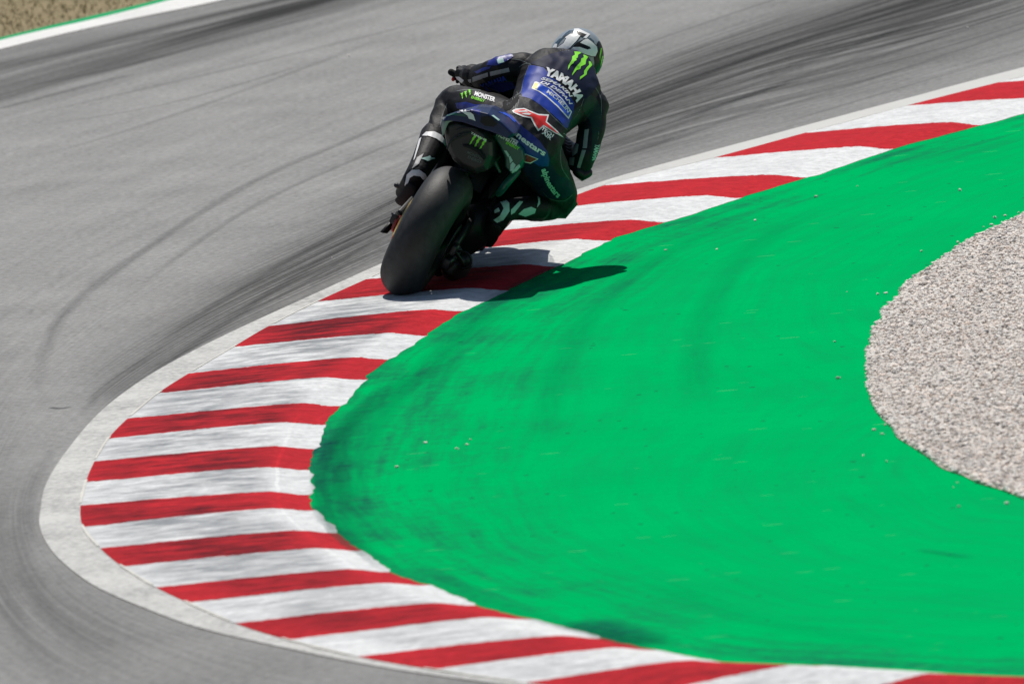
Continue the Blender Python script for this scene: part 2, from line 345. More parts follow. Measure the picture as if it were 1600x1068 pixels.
    me = bpy.data.meshes.new('kerb_joint_line'); me.from_pydata(V, [], F); me.update()
    o = link('kerb_joint_line', me, mat_paint('cream_paint', (.66, .65, .59), amt=.5)); tag(o, kind='structure')
    return Lc, Rc
Lc, Rc = build_kerb()

def flat_sheet(name, poly3, mat, z, kind='structure'):
    ed = [(k, (k+1) % len(poly3)) for k in range(len(poly3))]
    vs, _, fs, *_ = delaunay_2d_cdt([Vector((p[0], p[1])) for p in poly3], ed, [], 1, 1e-5)
    me = bpy.data.meshes.new(name); me.from_pydata([(v.x, v.y, z) for v in vs], [], [tuple(f) for f in fs]); me.update()
    if me.polygons[0].normal.z < 0: me.flip_normals()
    o = link(name, me, mat, smooth=False); tag(o, kind=kind); return o
# green run-off
def mat_green():
    m, nt, p = newmat('green_runoff_paint'); L = nt.links.new; tc = N(nt, 'ShaderNodeTexCoord')
    def mt(op, a, b=None, c=None):
        q = N(nt, 'ShaderNodeMath', operation=op)
        for k, x in enumerate((a, b, c)):
            if x is None: continue
            if isinstance(x, (int, float)): q.inputs[k].default_value = x
            else: L(x, q.inputs[k])
        return q.outputs[0]
    def noi(sc, det=4, rough=.6, vec=None):
        q = N(nt, 'ShaderNodeTexNoise'); q.inputs['Scale'].default_value = sc; q.inputs['Detail'].default_value = det; q.inputs['Roughness'].default_value = rough
        L(vec or tc.outputs['Object'], q.inputs[0]); return q.outputs['Fac']
    uvn = N(nt, 'ShaderNodeUVMap', uv_map='arc')
    mp = N(nt, 'ShaderNodeMapping'); mp.inputs['Scale'].default_value = (7, .45, 1); L(uvn.outputs[0], mp.inputs[0])
    arcs = noi(1.0, 5, .65, mp.outputs[0])
    sep = N(nt, 'ShaderNodeSeparateXYZ'); L(uvn.outputs[0], sep.inputs[0])
    near = N(nt, 'ShaderNodeMapRange'); L(sep.outputs[0], near.inputs[0]); near.inputs[1].default_value = 0; near.inputs[2].default_value = 1.2; near.inputs[3].default_value = 1.35; near.inputs[4].default_value = .26
    pat = noi(1.1, 3)
    wv = N(nt, 'ShaderNodeMapRange'); L(mt('ADD', mt('MULTIPLY', arcs, .7), mt('ADD', mt('MULTIPLY', pat, .45), mt('MULTIPLY', noi(14, 6, .75), .42))), wv.inputs[0]); wv.inputs[1].default_value = .72; wv.inputs[2].default_value = 1.0
    wear = mt('MULTIPLY', wv.outputs[0], near.outputs[0])
    vo = N(nt, 'ShaderNodeTexVoronoi'); vo.inputs['Scale'].default_value = 7; L(tc.outputs['Object'], vo.inputs[0])
    c1 = N(nt, 'ShaderNodeMix', data_type='RGBA'); c1.inputs['A'].default_value = (.000, .355, .094, 1); c1.inputs['B'].default_value = (.0, .43, .114, 1); L(noi(.9, 4), c1.inputs['Factor'])
    c2 = N(nt, 'ShaderNodeMix', data_type='RGBA'); L(mt('MULTIPLY', wear, .8), c2.inputs['Factor']); L(c1.outputs['Result'], c2.inputs['A']); c2.inputs['B'].default_value = (.012, .075, .07, 1)
    # pits and chips
    vo2 = N(nt, 'ShaderNodeTexVoronoi'); vo2.inputs['Scale'].default_value = 12; L(tc.outputs['Object'], vo2.inputs[0])
    rnd = N(nt, 'ShaderNodeSeparateColor'); L(vo2.outputs['Color'], rnd.inputs[0])
    pit = mt('MULTIPLY', mt('LESS_THAN', vo2.outputs['Distance'], mt('MULTIPLY', rnd.outputs[1], .17)), mt('GREATER_THAN', rnd.outputs[0], mt('MULTIPLY_ADD', noi(1.3, 2), .9, .28)))
    c3 = N(nt, 'ShaderNodeMix', data_type='RGBA'); L(mt('MULTIPLY', pit, .75), c3.inputs['Factor']); L(c2.outputs['Result'], c3.inputs['A']); c3.inputs['B'].default_value = (.01, .06, .05, 1)
    mp3 = N(nt, 'ShaderNodeMapping'); mp3.inputs['Rotation'].default_value = (0, 0, R_(-25)); mp3.inputs['Scale'].default_value = (4.5, 50, 1); L(tc.outputs['Object'], mp3.inputs[0])
    vo3 = N(nt, 'ShaderNodeTexVoronoi'); vo3.inputs['Scale'].default_value = 1; L(mp3.outputs[0], vo3.inputs[0]); r3 = N(nt, 'ShaderNodeSeparateColor'); L(vo3.outputs['Color'], r3.inputs[0])
    scr = mt('MULTIPLY', mt('LESS_THAN', vo3.outputs['Distance'], mt('MULTIPLY', r3.outputs[1], .22)), mt('GREATER_THAN', r3.outputs[0], .93))
    c4 = N(nt, 'ShaderNodeMix', data_type='RGBA'); L(mt('MULTIPLY', mt('MULTIPLY', scr, noi(50, 3)), .40), c4.inputs['Factor']); L(c3.outputs['Result'], c4.inputs['A']); c4.inputs['B'].default_value = (.45, .62, .5, 1)
    L(c4.outputs['Result'], p.inputs['Base Color']); p.inputs['Roughness'].default_value = 1; p.inputs['Specular IOR Level'].default_value = .0
    b = N(nt, 'ShaderNodeBump'); b.inputs['Distance'].default_value = .004; L(noi(80, 5, .7), b.inputs['Height']); L(b.outputs[0], p.inputs['Normal'])
    return m
def build_green():
    # strips that run parallel to the kerb and close in behind the gravel
    E0 = resample(Rc, 300); E0[1:-1] += 0
    ctr = G(1950, 560)
    lv = np.r_[0, .04, np.linspace(.1, 1, 24)**1.0]
    rows = [E0*(1-t)+ctr*t for t in lv]
    # push the run-off edge slightly under the kerb, ragged
    L0 = resample(Lc, 300); dv = L0-E0; dv /= np.linalg.norm(dv, axis=1)[:, None]; rows[0] = E0+dv*.02
    V = np.array(rows); V[..., 2] = .005
    n = 300; k = len(lv); F = [(a*n+q, a*n+q+1, (a+1)*n+q+1, (a+1)*n+q) for a in range(k-1) for q in range(n-1)]
    me = bpy.data.meshes.new('green_runoff'); me.from_pydata(V.reshape(-1, 3).tolist(), [], F); me.update()
    if me.polygons[0].normal.z < 0: me.flip_normals()
    s = np.r_[0, np.cumsum(np.linalg.norm(np.diff(E0, axis=0), axis=1))]
    UV = np.array([[(0.0 + np.linalg.norm(rows[a][q]-E0[q]), s[q]) for q in range(n)] for a in range(k)], np.float32).reshape(-1, 2)
    ul = me.uv_layers.new(name='arc'); li = np.empty(len(me.loops), int); me.loops.foreach_get('vertex_index', li); ul.data.foreach_set('uv', UV[li].ravel())
    o = link('green_runoff', me, mat_green()); tag(o, kind='structure')
build_green()

# gravel trap: bed plus real stones
GP = catmull(Gn(GRAV), 8)
GP = GP + np.c_[[(mn.noise(Vector((p[0]*6, p[1]*2, 0)))*.025, mn.noise(Vector((p[0]*6, p[1]*2, 5)))*.05, 0) for p in GP]]
bedpoly = [tuple(p) for p in GP] + [tuple(G(3000, 900)), tuple(G(3000, 60))]
flat_sheet('gravel_bed', bedpoly, simple('gravel_bed_grit', (.52, .465, .41), .9, var=.4, scale=45, bump=.006, bscale=120), .009)
def in_poly(P, poly):
    poly = np.array(poly)[:, :2]; c = np.zeros(len(P), bool); j = len(poly)-1
    for k in range(len(poly)):
        a, b = poly[k], poly[j]; m = ((a[1] > P[:, 1]) != (b[1] > P[:, 1])) & (P[:, 0] < (b[0]-a[0])*(P[:, 1]-a[1])/(b[1]-a[1]+1e-12)+a[0]); c ^= m; j = k
    return c
def stone_meshes(name, pts, size, mat, flat=.6, kind='stuff'):
    bm = bmesh.new(); bmesh.ops.create_icosphere(bm, subdivisions=1, radius=1); bv = np.array([v.co[:] for v in bm.verts]); bf = np.array([[v.index for v in f.verts] for f in bm.faces]); bm.free()
    n = len(pts); m = len(bv); V = np.empty((n, m, 3)); 
    for k in range(n):
        q = bv*(1+rng.uniform(-.28, .28, (m, 1))); sc = size[k]*rng.uniform((.75, .6, .45), (1.35, 1.0, .9)); q = q*sc
        a = rng.uniform(0, 2*pi); b = rng.uniform(-.5, .5); ca, sa = cos(a), sin(a); cb, sb = cos(b), sin(b)
        Rm = np.array([[ca, -sa, 0], [sa, ca, 0], [0, 0, 1]])@np.array([[1, 0, 0], [0, cb, -sb], [0, sb, cb]]); V[k] = q@Rm.T+pts[k]
    F = (bf[None]+(np.arange(n)*m)[:, None, None]).reshape(-1, 3)
    me = bpy.data.meshes.new(name); me.from_pydata(V.reshape(-1, 3).tolist(), [], F.tolist()); me.update()
    a = me.attributes.new('tone', 'FLOAT', 'POINT'); a.data.foreach_set('value', np.repeat(rng.uniform(0, 1, n), m).astype(np.float32))
    o = link(name, me, mat, smooth=False); tag(o, kind=kind); return o
mg, nt_, p_ = newmat('gravel_stone'); at = N(nt_, 'ShaderNodeAttribute', attribute_name='tone'); cr = N(nt_, 'ShaderNodeValToRGB')
cr.color_ramp.interpolation = 'CONSTANT'; el = cr.color_ramp.elements; el[0].color = (.72, .66, .60, 1); el[1].position = .28; el[1].color = (.80, .725, .655, 1)
for ps, c in ((.45, (.74, .70, .65)), (.62, (.82, .78, .72)), (.78, (.62, .56, .505)), (.89, (.82, .69, .59)), (.95, (.30, .29, .28))):
    q = el.new(ps); q.color = c+(1,)
nt_.links.new(at.outputs['Fac'], cr.inputs[0]); nt_.links.new(cr.outputs[0], p_.inputs['Base Color']); p_.inputs['Roughness'].default_value = .8
lo = np.array([GP[:, 0].min(), min(G(1600, 900)[1], GP[:, 1].min())]); 
cand = rng.uniform([G(1300, 600)[0], G(1700, 900)[1]], [G(1900, 500)[0]+.3, G(1900, 200)[1]], (100000, 2))
pp = px_of(np.c_[cand, np.zeros(len(cand))]); vis = (pp[:, 0] < 1760) & (pp[:, 1] > 200) & (pp[:, 1] < 900)
cand = cand[vis & in_poly(cand, bedpoly)]
sz = rng.uniform(.005, .0135, len(cand))
stone_meshes('gravel', np.c_[cand, .010+sz*.35+rng.uniform(0, .004, len(cand))], sz, mg)
# loose stones and rubber crumbs flicked on to the paint
lp = [G(*p) for p in [(713, 715-12), (716, 704), (665, 694), (730, 697), (620, 732), (1340, 293), (1275, 310), (1120, 392), (1040, 393), (1385, 480), (1390, 485), (1555, 343), (735, 689), (519, 405), (545, 89), (1500, 300), (1180, 347), (1512, 46)]]
for _ in range(26):
    t = random.random(); g = GP[random.randrange(len(GP))]; lp.append(g+np.array([-abs(random.gauss(0, .12)), random.gauss(0, .3), 0]))
lp = np.array(lp); s_ = rng.uniform(.004, .010, len(lp)); lp[:, 2] = .006+s_*.4
o = stone_meshes('loose_stones', lp, s_, mg)

# base ground and dry grass verge
flat_sheet('ground', [(-1500, -400, 0), (1500, -400, 0), (1500, 2500, 0), (-1500, 2500, 0)], simple('dry_ground', (.24, .19, .10), .95, var=.35, scale=3, bump=.02, bscale=30), -.012)
# dry grass verge blades
def build_grass():
    A = G(-60, -40); 
    pts = rng.uniform([G(-80, 60)[0], G(-80, 90)[1]], [G(420, -40)[0], G(0, -260)[1]], (30000, 2))
    P3 = np.c_[pts, np.zeros(len(pts))]; pxs = px_of(P3)
    fo = np.array(FARG); yl = np.interp(pxs[:, 0], fo[::-1][:, 0][8:], fo[::-1][:, 1][8:]) if False else np.interp(pxs[:, 0], [-900, -400, 0, 135, 250, 600, 900, 1600], [313, 159, 60, 28, 0, -92, -172, -371])
    k = (pxs[:, 1] < yl-2) & (pxs[:, 1] > yl-220) & (pxs[:, 0] > -90) & (pxs[:, 0] < 420); P3 = P3[k][:9000]
    n = len(P3); V = np.empty((n, 3, 3)); h = rng.uniform(.01, .035, n); a = rng.uniform(0, 2*pi, n); wd = rng.uniform(.003, .007, n)
    d = np.stack([np.cos(a), np.sin(a), 0*a], -1); ln = rng.normal(0, .02, (n, 3)); ln[:, 2] = h
    P3[:, 2] = -.012
    V[:, 0] = P3-d*wd[:, None]; V[:, 1] = P3+d*wd[:, None]; V[:, 2] = P3+ln
    me = bpy.data.meshes.new('grass'); me.from_pydata(V.reshape(-1, 3).tolist(), [], np.arange(3*n).reshape(-1, 3).tolist()); me.update()
    at = me.attributes.new('tone', 'FLOAT', 'POINT'); tn = np.clip(rng.normal(.5, .25, n)+.3*np.array([mn.noise(Vector((p[0]*2, p[1], 0))) for p in P3]), 0, 1); at.data.foreach_set('value', np.repeat(tn, 3).astype(np.float32))
    m, nt, p = newmat('dry_grass_blade'); q = N(nt, 'ShaderNodeAttribute', attribute_name='tone'); c = N(nt, 'ShaderNodeValToRGB'); e = c.color_ramp.elements
    e[0].color = (.17, .18, .07, 1); e[1].color = (.46, .37, .22, 1); x = e.new(.5); x.color = (.32, .275, .14, 1)
    nt.links.new(q.outputs['Fac'], c.inputs[0]); nt.links.new(c.outputs[0], p.inputs['Base Color']); p.inputs['Roughness'].default_value = .8
    o = link('grass', me, m, smooth=False); tag(o, kind='stuff')
build_grass()

# individual tyre marks on the asphalt
def build_marks(oname='tyre_marks', Z=.0025, MARKS=None, extra=34, tint=(.05, .05, .052, 1)):
    m, nt, p = newmat('rubber_mark'); L = nt.links.new; uvn = N(nt, 'ShaderNodeUVMap', uv_map='mark'); sep = N(nt, 'ShaderNodeSeparateXYZ'); L(uvn.outputs[0], sep.inputs[0])
    r = N(nt, 'ShaderNodeValToRGB'); e = r.color_ramp.elements; e[0].color = (0, 0, 0, 1); e[1].color = (0, 0, 0, 1); q = e.new(.35); q.color = (1, 1, 1, 1); q = e.new(.65); q.color = (1, 1, 1, 1); L(sep.outputs[0], r.inputs[0])
    mp = N(nt, 'ShaderNodeMapping'); mp.inputs['Scale'].default_value = (5, 2.5, 1); L(uvn.outputs[0], mp.inputs[0]); n = N(nt, 'ShaderNodeTexNoise'); n.inputs['Scale'].default_value = 1; n.inputs['Detail'].default_value = 5; L(mp.outputs[0], n.inputs[0])
    at = N(nt, 'ShaderNodeAttribute', attribute_name='strength'); a = N(nt, 'ShaderNodeMath', operation='MULTIPLY'); L(r.outputs[0], a.inputs[0]); L(at.outputs['Fac'], a.inputs[1])
    b = N(nt, 'ShaderNodeMath', operation='MULTIPLY'); mr = N(nt, 'ShaderNodeMapRange'); L(n.outputs['Fac'], mr.inputs[0]); mr.inputs[1].default_value = .3; mr.inputs[2].default_value = .7; mr.inputs[3].default_value = .5
    L(a.outputs[0], b.inputs[0]); L(mr.outputs[0], b.inputs[1]); L(b.outputs[0], p.inputs['Alpha']); p.inputs['Base Color'].default_value = tint; p.inputs['Roughness'].default_value = .95; p.inputs['Specular IOR Level'].default_value = .03
    V = []; F = []; UV = []; ST = []
    MK = [([(1000, 25), (600, 196), (400, 282), (220, 395), (110, 480), (72, 545), (60, 600), (75, 640)], .055, .26),
          ([(1100, 30), (700, 190), (440, 300), (300, 385), (180, 480)], .04, .22),
          ([(830, 190), (640, 300), (430, 420), (300, 500), (220, 560)], .05, .35), ([(820, 215), (610, 340), (450, 440), (330, 520), (200, 620), (120, 720)], .05, .30),
          ([(600, 365), (480, 440), (360, 500)], .03, .3), ([(75, 637), (95, 638), (113, 635)], .025, .8),
          ([(0, 190), (200, 145), (500, 75), (800, 0)], .05, .2), ([(0, 255), (120, 228), (330, 160), (600, 60)], .05, .2), ([(0, 205), (250, 165), (500, 95)], .03, .25),
          ([(0, 105), (150, 75), (350, 35), (480, 0)], .06, .35), ([(0, 142), (160, 112), (380, 55), (560, 10)], .07, .35), ([(0, 170), (200, 118)], .07, .3),
          ([(1800, -120), (1400, 18), (1150, 100), (950, 180)], .06, .5), ([(1750, -70), (1400, 38), (1200, 100), (1000, 175)], .05, .45), ([(1600, -40), (1300, 48), (1100, 115), (950, 172)], .05, .45),
          ([(1700, -20), (1450, 65), (1200, 140), (1000, 210)], .05, .3), ([(1700, 10), (1450, 95), (1150, 190)], .04, .25), ([(1600, -70), (1250, 40), (1000, 120)], .06, .35), ([(1300, -30), (1150, 20), (1000, 72), (950, 90)], .03, .3), ([(1700, 50), (1400, 140), (1150, 215)], .03, .2),
          ([(40, 780), (30, 860), (70, 950), (160, 1030)], .08, .16), ([(10, 760), (-5, 860), (30, 980), (120, 1080)], .08, .16), ([(90, 690), (45, 770), (45, 850)], .06, .15),
          ([(125, 650), (170, 600), (260, 540)], .04, .2), ([(700, 420-60), (560, 425-20), (480, 450)], .04, .25)]
    MK = MARKS or MK
    for _ in range(extra):
        x = random.uniform(950, 1650); k = random.gauss(0, 38); y0 = 165-(x-980)*.285+k; ln_ = random.uniform(150, 420)
        MK.append(([(x, y0), (x-ln_*.5, y0+ln_*.165+4), (x-ln_, y0+ln_*.355)], random.uniform(.03, .07), random.uniform(.12, .32)))
    for poly, wd, st in MK:
        wd *= 1.7; st *= .85
        c = resample(catmull(Gn(poly), 12), 60); t = np.gradient(c, axis=0); t /= np.linalg.norm(t, axis=1)[:, None]; nn = np.stack([-t[:, 1], t[:, 0], 0*t[:, 0]], -1)
        for k in range(60):
            f = min(1, k/12, (59-k)/12) if len(poly) > 2 else 1
            i0 = len(V); z = Z
            V += [tuple(c[k]-nn[k]*wd/2+[0, 0, z]), tuple(c[k]+nn[k]*wd/2+[0, 0, z])]; UV += [(0, k*.08+st*9), (1, k*.08+st*9)]; ST += [st*f, st*f]
            if k: F.append((i0-2, i0-1, i0+1, i0))
    me = bpy.data.meshes.new(oname); me.from_pydata(V, [], F); me.update()
    ul = me.uv_layers.new(name='mark'); li = np.empty(len(me.loops), int); me.loops.foreach_get('vertex_index', li); ul.data.foreach_set('uv', np.array(UV, np.float32)[li].ravel())
    at = me.attributes.new('strength', 'FLOAT', 'POINT'); at.data.foreach_set('value', np.array(ST, np.float32))
    o = link(oname, me, m); tag(o, kind='structure')
build_marks()
build_marks('runoff_tyre_marks', .0085, [([(1010, 330), (880, 400), (770, 490), (690, 580), (650, 660)], .10, .20), ([(1180, 330), (1020, 410), (920, 500), (865, 600), (855, 700)], .10, .17),
   ([(1350, 300), (1200, 370), (1120, 460), (1090, 560), (1090, 650)], .12, .13), ([(900, 400), (800, 450), (720, 520), (650, 590), (590, 650)], .09, .26), ([(700, 560), (620, 620), (570, 690), (550, 780), (590, 860)], .10, .30),
   ([(640, 590), (570, 640), (525, 700), (515, 780), (550, 850), (640, 910)], .09, .38), ([(660, 570), (600, 610), (545, 665), (530, 740), (545, 810)], .07, .32), ([(560, 650), (515, 700), (500, 760), (520, 830), (600, 890)], .06, .35),
   ([(880, 972), (930, 980), (985, 996), (1022, 1012)], .16, .75), ([(640, 880), (760, 940), (900, 985), (1100, 1025)], .10, .22), ([(1000, 900), (1150, 960), (1350, 1000), (1550, 1015)], .12, .10), ([(1430, 860), (1480, 868), (1520, 874)], .05, .3)], 0, (.004, .115, .085, 1))
#==BIKE==
# ------------------------------------------------------------------ materials of bike and rider
K = dict(
 rubber=simple('tyre_rubber', (.017, .017, .018), .55, var=.10, scale=25, bump=.0006, bscale=300, spec=.45),
 black=simple('black_paint', (.008, .008, .009), .42, coat=.08, spec=.25),
 carbon=simple('carbon_fibre', (.011, .011, .012), .5, coat=.12, var=.4, scale=300),
 metal=simple('dark_metal', (.05, .05, .053), .45, metal=1., var=.25),
 silver=simple('bare_aluminium', (.5, .5, .52), .3, metal=1.),
 gold=simple('gold_chain', (.65, .48, .20), .35, metal=1.),
 grey=simple('grey_paint', (.30, .32, .33), .4),
 red=simple('red_paint', (.25, .012, .015), .35),
 brightred=simple('logo_red', (.75, .02, .015), .45, var=.04),
 blue=simple('blue_leather', (.005, .034, .31), .52, spec=.3, var=.12, scale=20),
 bikeblue=simple('dark_blue_paint', (.004, .015, .070), .38, coat=.12, spec=.35, var=.4, scale=25),
 deepblue=simple('deep_blue_leather', (.006, .016, .22), .45, var=.1),
 navy=simple('navy_leather', (.003, .007, .034), .65, spec=.25, var=.15),
 leather=simple('black_leather', (.0065, .0065, .0085), .60, var=.3, scale=30, bump=.0018, bscale=70, spec=.28),
 softblack=simple('stretch_panel', (.016, .016, .017), .8, spec=.15, var=.3, scale=120, bump=.001, bscale=350),
 white=simple('white_print', (.78, .78, .78), .5, var=.03),
 greyprint=simple('grey_reflective_strip', (.30, .30, .31), .5, var=.12),
 claw=simple('lime_print', (.24, .78, .03), .5, var=.06),
 yellow=simple('yellow_print', (.80, .70, .08), .5, var=.05),
 bluetext=simple('blue_print', (.03, .07, .48), .45, var=.05),
 bannerblue=simple('banner_blue', (.012, .085, .62), .4, var=.06),
 suitbounce=simple('leather_green_bounce', (.003, .028, .024), .6, spec=.25),  # green bounce light from the run-off, painted as leather colour
 teal=simple('teal_paint_and_bounce', (.003, .085, .062), .35, coat=.2),  # teal markings; on the side panel also green ground bounce
 paleteal=simple('pale_teal_print_and_light', (.40, .62, .56), .5, var=.08),  # prints, plus white tinted by green bounce and painted highlights
 helmet=simple('silver_helmet_paint', (.27, .31, .33), .30, coat=.8, var=.25, scale=14),
 helmetwhite=simple('white_helmet_paint', (.88, .88, .86), .3, coat=.7, var=.04),
 helmetblue=simple('slate_helmet_paint', (.05, .09, .12), .25, coat=.7),
 dimgrey=simple('faded_grey_print', (.09, .11, .11), .6),
)
def mat_tyre():
    m, nt, p = newmat('slick_tyre'); L = nt.links.new; tc = N(nt, 'ShaderNodeTexCoord')
    d = N(nt, 'ShaderNodeVectorMath', operation='DOT_PRODUCT'); L(tc.outputs['Object'], d.inputs[0]); d.inputs[1].default_value = tuple(av)
    n = N(nt, 'ShaderNodeTexNoise'); n.inputs['Scale'].default_value = 30; n.inputs['Detail'].default_value = 6; L(tc.outputs['Object'], n.inputs[0])
    a = N(nt, 'ShaderNodeMath', operation='MULTIPLY_ADD'); L(n.outputs['Fac'], a.inputs[0]); a.inputs[1].default_value = .016; L(d.outputs['Value'], a.inputs[2])
    r = N(nt, 'ShaderNodeMapRange'); L(a.outputs[0], r.inputs[0]); r.inputs[1].default_value = -.11; r.inputs[2].default_value = .125
    c = N(nt, 'ShaderNodeValToRGB'); e = c.color_ramp.elements; e[0].color = (.010, .010, .010, 1); e[1].color = (.008, .008, .008, 1)
    for ps, v in ((.12, .012), (.17, .030), (.36, .026), (.44, .016), (.62, .015), (.70, .024), (.88, .028), (.93, .012)):
        q = e.new(ps); q.color = (v, v, v*1.01, 1)
    L(r.outputs[0], c.inputs[0])
    mx = N(nt, 'ShaderNodeMix', data_type='RGBA', blend_type='MULTIPLY'); mx.inputs['Factor'].default_value = 1; L(c.outputs[0], mx.inputs['A'])
    mr = N(nt, 'ShaderNodeMapRange'); L(n.outputs['Fac'], mr.inputs[0]); mr.inputs[1].default_value = .3; mr.inputs[2].default_value = .7; mr.inputs[3].default_value = .7; mr.inputs[4].default_value = 1.3; L(mr.outputs[0], mx.inputs['B'])
    L(mx.outputs['Result'], p.inputs['Base Color']); p.inputs['Roughness'].default_value = .58; p.inputs['Specular IOR Level'].default_value = .4
    g = N(nt, 'ShaderNodeTexNoise'); g.inputs['Scale'].default_value = 160; g.inputs['Detail'].default_value = 4; L(tc.outputs['Object'], g.inputs[0])
    b = N(nt, 'ShaderNodeBump'); b.inputs['Distance'].default_value = .0012; L(g.outputs['Fac'], b.inputs['Height']); L(b.outputs[0], p.inputs['Normal'])
    return m
K['rubber'] = mat_tyre()
mgl, ntg, pg = newmat('clear_screen'); pg.inputs['Alpha'].default_value = .13; pg.inputs['Base Color'].default_value = (.25, .27, .28, 1); pg.inputs['Roughness'].default_value = .05
K['glass'] = mgl
def inpx(poly, y): return [Wp(a, b, y) for a, b in poly]
def pxloft(rings, soft=True):                            # rings: (forward distance, photo outline) with equal point counts
    n = max(len(r[1]) for r in rings); m = M(); out = []
    for y, poly in rings:
        P = np.array(inpx(poly, y)); P = np.vstack([P, P[:1]]); out.append(catmull(P, 4)[:-1] if len(poly) > 4 and soft else P[:-1])
    return m.loft(out)
# ------------------------------------------------------------------ decals laid on a surface
def bvh_of(*obs):
    V = []; F = []
    dg = bpy.context.evaluated_depsgraph_get()
    for o in obs:
        e = o.evaluated_get(dg); me = e.to_mesh(); L = wloc(o); k = len(V)
        V += [v.co+L for v in me.vertices]; F += [tuple(i+k for i in p.vertices) for p in me.polygons]; e.to_mesh_clear()
    return BVHTree.FromPolygons(V, F)
CV = Vector(CAM)
def lay(bvh, px, py, off):
    d = Vector(ray(px, py)).normalized(); h = bvh.ray_cast(CV+d*50, d, 30)
    if h[0] is None: return None, None
    n = h[1] if h[1].dot(d) < 0 else -h[1]
    q = max(.35, -n.dot(d))
    return h[0]+n*off*.5-d*off*.5/q, h[3]
def press(name, V2, F2, mat, bvh, parent, off, maxe=2.6, smooth=True, keep=0):
    bm = bmesh.new(); vs = [bm.verts.new((a, b, 0)) for a, b in V2]
    for f in F2:
        try: bm.faces.new([vs[i] for i in f])
        except ValueError: pass
    bmesh.ops.triangulate(bm, faces=bm.faces)
    for _ in range(5):
        es = [e for e in bm.edges if e.calc_length() > maxe]
        if not es: break
        bmesh.ops.subdivide_edges(bm, edges=es, cuts=1); bmesh.ops.triangulate(bm, faces=[f for f in bm.faces if len(f.verts) > 3])
    bad = []; dep = {}
    for v in bm.verts:
        p, t = lay(bvh, v.co.x, v.co.y, off)
        if p is None: bad.append(v)
        else: v.co = p; dep[v] = t
    bmesh.ops.delete(bm, geom=bad, context='VERTS')
    bf = [f for f in bm.faces if max(dep[v] for v in f.verts)-min(dep[v] for v in f.verts) > .05]
    bmesh.ops.delete(bm, geom=bf, context='FACES')
    if keep:                                     # drop scraps cut off where the surface turns away
        left = set(bm.faces); isl = []
        while left:
            st_ = [left.pop()]; cur = [st_[0]]
            while st_:
                f = st_.pop()
                for e in f.edges:
                    for g in e.link_faces:
                        if g in left: left.discard(g); st_.append(g); cur.append(g)
            isl.append(cur)
        isl.sort(key=len); big = len(isl[-1]) if isl else 0
        cut = [f for q in isl[:-1] if len(q) < big*keep for f in q]
        bmesh.ops.delete(bm, geom=cut, context='FACES')
    bmesh.ops.delete(bm, geom=[v for v in bm.verts if not v.link_faces], context='VERTS')
    me = bpy.data.meshes.new(name); bm.to_mesh(me); bm.free()
    if not len(me.polygons): print('EMPTY DECAL', name)
    dcen = Vector(ray(800, 300)).normalized(); 
    if sum(p.normal.dot(dcen) for p in me.polygons) > 0: me.flip_normals()
    return link(name, me, mat, parent, smooth)
def decal(name, polys, mat, bvh, parent, off=.0016, step=2.2):
    V2 = []; F2 = []; keep = .15
    if isinstance(polys[0][0], (int, float)): polys = [polys]; keep = 1.1
    for P in polys:
        P = [Vector(p) for p in P]; x0 = min(p.x for p in P); x1 = max(p.x for p in P); y0 = min(p.y for p in P); y1 = max(p.y for p in P)
        B_ = []                                                 # densify outline
        for k in range(len(P)):
            a, b = P[k], P[(k+1) % len(P)]; n = max(1, int((b-a).length/step)); B_ += [a+(b-a)*t/n for t in range(n)]
        G_ = [Vector((x0+(i+.5*(j % 2))*step, y0+j*step)) for j in range(int((y1-y0)/step)+1) for i in range(int((x1-x0)/step)+1)]
        vs, _, fs, *_ = delaunay_2d_cdt(B_+G_, [(k, (k+1) % len(B_)) for k in range(len(B_))], [], 1, 1e-4)
        k = len(V2); V2 += [(v.x, v.y) for v in vs]; F2 += [tuple(i+k for i in f) for f in fs]
    return press(name, V2, F2, mat, bvh, parent, off, 99, True, keep)
def zc(sc, ox, oy, *pts): return [(ox+x/sc, oy+y/sc) for x, y in pts]    # crop reading -> photo position
def smoothp(P, n=4): return [tuple(p) for p in catmull(np.array(list(P)+[P[0]], float), n)[:-1]]
def text2d(s, bold=.02, shear=0., space=1.):
    cu = bpy.data.curves.new('t', 'FONT'); cu.body = s; cu.offset = bold; cu.shear = shear; cu.space_character = space; cu.resolution_u = 3; cu.fill_mode = 'FRONT'
    o = bpy.data.objects.new('t', cu); COL.objects.link(o); dg = bpy.context.evaluated_depsgraph_get(); e = o.evaluated_get(dg); me = e.to_mesh()
    V = np.array([v.co[:2] for v in me.vertices]); F = [tuple(p.vertices) for p in me.polygons]; e.to_mesh_clear(); bpy.data.objects.remove(o); return V, F
